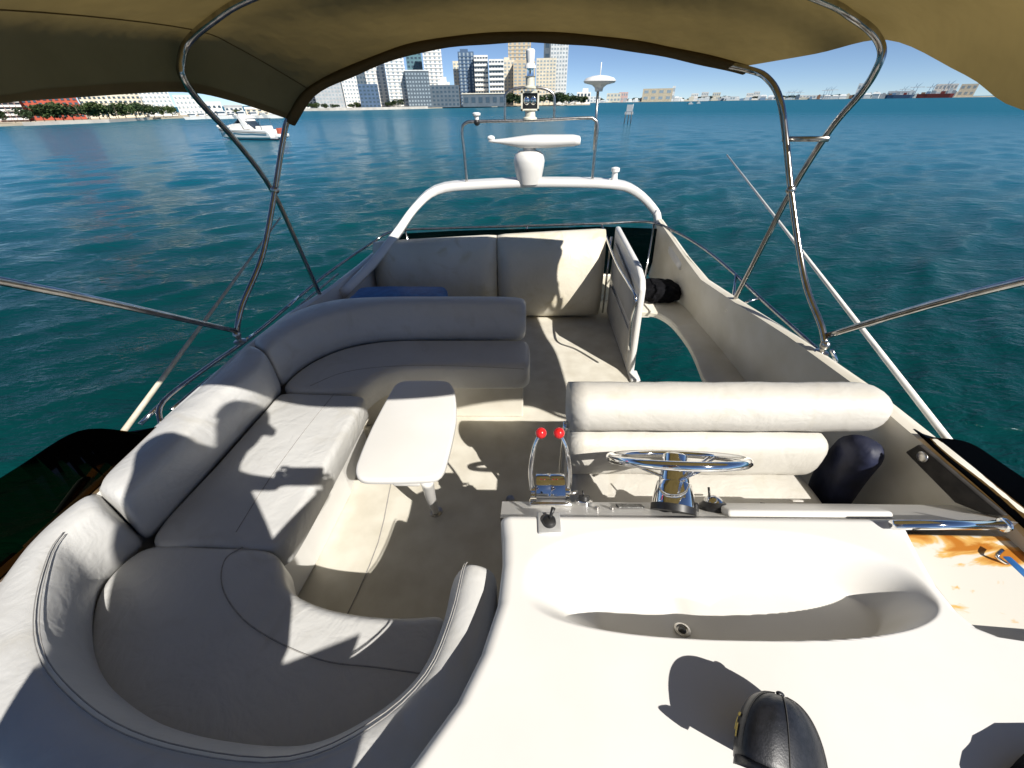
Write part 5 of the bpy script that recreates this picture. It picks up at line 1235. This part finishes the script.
# ---------------- cruising motorboat on the left
def cruiser():
    a, b = ground(224,139.5), ground(281,140); c_ = (a+b)/2; Lb = (b-a).length; ang = math.atan2((b-a).y, (b-a).x)
    t = thing('motorboat', 'white sport cruiser with open cockpit passing on the left', 'boat', (c_.x, c_.y, WATER)); t.rotation_euler = (0,0,ang)
    def part(mb, nm, m, par=t, **k): o = obj(nm, mb.v, mb.f, m, None, **k); o.parent = par; return o
    U = Lb/12.0
    rows = []
    for x, w_, zs, zk in ((-6.1,.05,1.75,1.2),(-5.4,.75,1.72,.3),(-4,1.35,1.65,-.2),(-1.5,1.75,1.55,-.4),(2,1.8,1.45,-.4),(5.0,1.7,1.35,-.4),(5.3,1.6,1.0,-.3)):
        rows.append([Vector((x,-w_,zs))*U, Vector((x,-w_*.85,.45))*U, Vector((x,0,zk))*U, Vector((x,w_*.85,.45))*U, Vector((x,w_,zs))*U, Vector((x,w_*.5,zs+.12))*U, Vector((x,-w_*.5,zs+.12))*U])
    part_h = loft(rows, 'hull', G['white'], None, angle=35); part_h.parent = t
    mb = MB().tube([(-6.05*U,-.1*U,1.5*U),(-5.4*U,-.79*U,1.45*U),(-4*U,-1.38*U,1.36*U),(-1.5*U,-1.77*U,1.25*U),(2*U,-1.82*U,1.15*U),(5*U,-1.72*U,1.05*U)], .05*U, 6); part(mb, 'rub_strake', M['rubber'])
    rows = []
    for x, w_, z in ((-4.6,.5,1.75),(-3.6,1.0,2.05),(-1.6,1.35,2.35),(.1,1.4,2.4)): rows.append([Vector((x,-w_,1.5))*U, Vector((x,-w_*.85,z))*U, Vector((x,w_*.85,z))*U, Vector((x,w_,1.5))*U])
    o = loft(rows, 'cabin', G['white'], None, angle=40); o.parent = t
    mb = MB().add([Vector(q)*U for q in ((-1.5,-1.2,2.35),(-.3,-1.1,3.1),(-.3,1.1,3.1),(-1.5,1.2,2.35),(-1.42,-1.2,2.3),(-.22,-1.1,3.05),(-.22,1.1,3.05),(-1.42,1.2,2.3))], [(0,1,2,3),(4,5,6,7),(0,1,5,4),(1,2,6,5),(2,3,7,6),(3,0,4,7)]); part(mb, 'windshield', G['glass'], smooth=False)
    mb = MB().add([Vector(q)*U for q in ((.6,-1.5,1.6),(1.6,-1.5,1.6),(.2,-1.35,3.5),(-.2,-1.35,3.5),(.6,1.5,1.6),(1.6,1.5,1.6),(.2,1.35,3.5),(-.2,1.35,3.5))], [(0,1,2,3),(4,5,6,7),(2,3,7,6),(0,1,5,4),(1,2,6,5),(0,3,7,4)]); part(mb, 'arch', G['white'], smooth=False)
    mb = MB().box((Vector((2.6,0,3.0))*U), (3.0*U,2.6*U,.08*U)); part(mb, 'sunshade', G['dark'], smooth=False)
    for x in (1.4, 3.9):
        for y in (-1.2, 1.2): mb = MB().tube([Vector((x,y,1.4))*U, Vector((x,y,3.0))*U], .035*U, 6, smooth=False); part(mb, 'canopy_post', G['dark'])
    mb = MB().box(Vector((3.4,0,1.7))*U, (1.6*U,2.2*U,.6*U)); part(mb, 'sun_pad', G['white'], smooth=False, bevel=.1)
    mb = MB().box(Vector((5.9,0,.35))*U, (1.1*U,3.0*U,.15*U)); part(mb, 'swim_platform', G['grey'], smooth=False)
    mb = MB().tube([Vector(q)*U for q in ((-5.9,-.2,1.75),(-5.6,-.5,2.25),(-4,-1.2,2.2),(-2,-1.5,2.1))], .03*U, 6); part(mb, 'bow_rail', M['steel'])
    for x in (-5.6,-4.2,-2.8): mb = MB().ball(Vector((x,-.6-.28*(x+5.6)*.8,1.95))*U, .2*U); part(mb, 'fender', G['white'])
    # wake
    tp_ = Vector((5.95,0,.4))*U
    pt_ = thing('dinghy', 'small red and white tender carried behind the sport cruiser', 'dinghy', (0,0,0)); m_ = Matrix.Rotation(ang, 4, 'Z'); m_.translation = Vector((c_.x,c_.y,WATER)); pt_.matrix_world = m_ @ Matrix.Translation(tp_+Vector((.6*U,0,0)))
    mb = MB().box((0,0,.25*U), (1.1*U,2.2*U,.5*U)); o = obj('tube', mb.v, mb.f, G['white'], None, bevel=.12); o.parent = pt_
    mb = MB().box((-.1*U,0,.9*U), (.6*U,1.2*U,.8*U)); o = obj('cover', mb.v, mb.f, G['red'], None, bevel=.1); o.parent = pt_
cruiser()

# moored boats along the left shore
bh = [Vector((x, y, z)) for x, y, z in ((-4,0,1.4),(-2,-1.2,1.2),(3.6,-1.2,1.1),(3.6,1.2,1.1),(-2,1.2,1.2),(-3.4,0,0),(-2,-.9,0),(3.4,-.9,0),(3.4,.9,0),(-2,.9,0))]
bf = [(0,1,2,3,4),(5,6,7,8,9),(0,1,6,5),(1,2,7,6),(2,3,8,7),(3,4,9,8),(4,0,5,9)]
first = None
for i, (px, py) in enumerate(((193,119.5),(203,119),(212,118.8),(222,118.9),(232,118.6),(243,118.6),(254,118.4),(263,118.3),(274,118.2))):
    p, d, s, D = frame_at(px, py); t = thing('moored_boat', 'white boat moored at the left shore, number %d of the row' % (i+1), 'boat', (p.x,p.y,WATER), 'boats moored along the left shore')
    t.rotation_euler = (0,0,math.atan2(s.y, s.x)+random.uniform(-.4,.4)); k_ = random.uniform(.8,1.25); t.scale = (k_,)*3
    if first is None:
        a = obj('hull', bh, bf, G['white'], None, smooth=False); mb = MB().box((.4,0,1.9), (3,1.8,1.4)); b = obj('cabin', mb.v, mb.f, G['pale'], None, smooth=False, bevel=.15)
        mb = MB().box((.0,0,2.1), (3.05,1.85,.5)); c_ = obj('cabin_window', mb.v, mb.f, G['glass'], None, smooth=False); first = (a, b, c_)
        for q in first: q.parent = t
    else:
        for q in first: z_ = q.copy(); link(z_); z_.parent = t
# small boat seen over the far water, sail markers
for px, py, lab in ((690,104.3,'tiny white boat out on the bay beyond the awning corner'),(698,103.6,'tiny second white boat right beside it on the bay'),(572,105.2,'tiny white sailboat by the skyline tree row')):
    p, d, s, D = frame_at(px, py); t = thing('small_boat', lab, 'boat', (p.x,p.y,WATER)); t.rotation_euler = (0,0,math.atan2(s.y, s.x)); 
    for q in first: z_ = q.copy(); link(z_); z_.parent = t
# channel marker on three piles
p = ground(627.5,124); D = math.hypot(p.x,p.y); d = Vector((p.x,p.y,0)).normalized(); s = Vector((d.y,-d.x,0)); H = hgt(627,104,p); wd_ = D*.021
cm = thing('channel_marker', 'channel marker of wooden piles with pale boards standing in the water', 'channel marker', (p.x,p.y,WATER)); cm.rotation_euler = (0,0,math.atan2(s.y, s.x))
for x, y in ((-.35,0),(.3,0),(0,.5)):
    mb = MB().tube([(x*wd_,y*wd_,-.5),(x*wd_*.8,y*wd_*.6,H*.62)], .10, 8, smooth=False); o = obj('pile', mb.v, mb.f, G['piling'], None); o.parent = cm
mb = MB().box((0,0,H*.55), (wd_*.8,.12,H*.14)); o = obj('cross_board', mb.v, mb.f, G['grey'], None, smooth=False); o.parent = cm
mb = MB().box((0,-.08,H*.80), (wd_*.55,.08,H*.34)); o = obj('day_board', mb.v, mb.f, G['grey'], None, smooth=False); o.parent = cm
mb = MB().tube([(wd_*.3,0,H*.6),(wd_*.3,0,H)], .06, 6, smooth=False); o = obj('light_post', mb.v, mb.f, G['white'], None); o.parent = cm


# ------------------------------------------------------------------ sky, sun, camera
EL, AZ = 42.5, math.atan2(-.788, .616)     # sun direction in plan
w = bpy.data.worlds.new('World'); sc.world = w; w.use_nodes = True
nt = w.node_tree; bg = nt.nodes['Background']; sky = nt.nodes.new('ShaderNodeTexSky'); sky.sky_type = 'NISHITA'; sky.sun_disc = False
sky.sun_elevation = R(EL); sky.air_density = .42; sky.dust_density = 0.0; sky.ozone_density = 3
nt.links.new(sky.outputs[0], bg.inputs[0]); bg.inputs[1].default_value = .075
sdir = Vector((.616*math.cos(R(EL)), -.788*math.cos(R(EL)), math.sin(R(EL))))
# Nishita: rotation 0 puts the sun at +Y, turning clockwise seen from above
sky.sun_rotation = math.atan2(sdir.x, sdir.y)
sl_ = bpy.data.lights.new('sun', 'SUN'); sl_.energy = 5; sl_.angle = R(.5); sl_.color = (1,.955,.88)
so = link(bpy.data.objects.new('sun', sl_)); so.rotation_euler = sdir.to_track_quat('Z', 'Y').to_euler(); so.location = (3,-4,8)
cd = bpy.data.cameras.new('camera'); cam = link(bpy.data.objects.new('camera', cd)); sc.camera = cam
cd.sensor_width = 36; cd.lens = F/1024*36; cd.clip_start = .01; cd.clip_end = 60000
mw = Matrix((rt, up, -fw)).transposed().to_4x4(); mw.translation = CAM; cam.matrix_world = mw
sc.view_settings.view_transform = 'Standard'; sc.view_settings.look = 'None'; sc.view_settings.gamma = 1; sc.view_settings.use_curve_mapping = False
sc.view_settings.exposure = 0.5
sc.cycles.max_bounces = 10; sc.cycles.transparent_max_bounces = 16
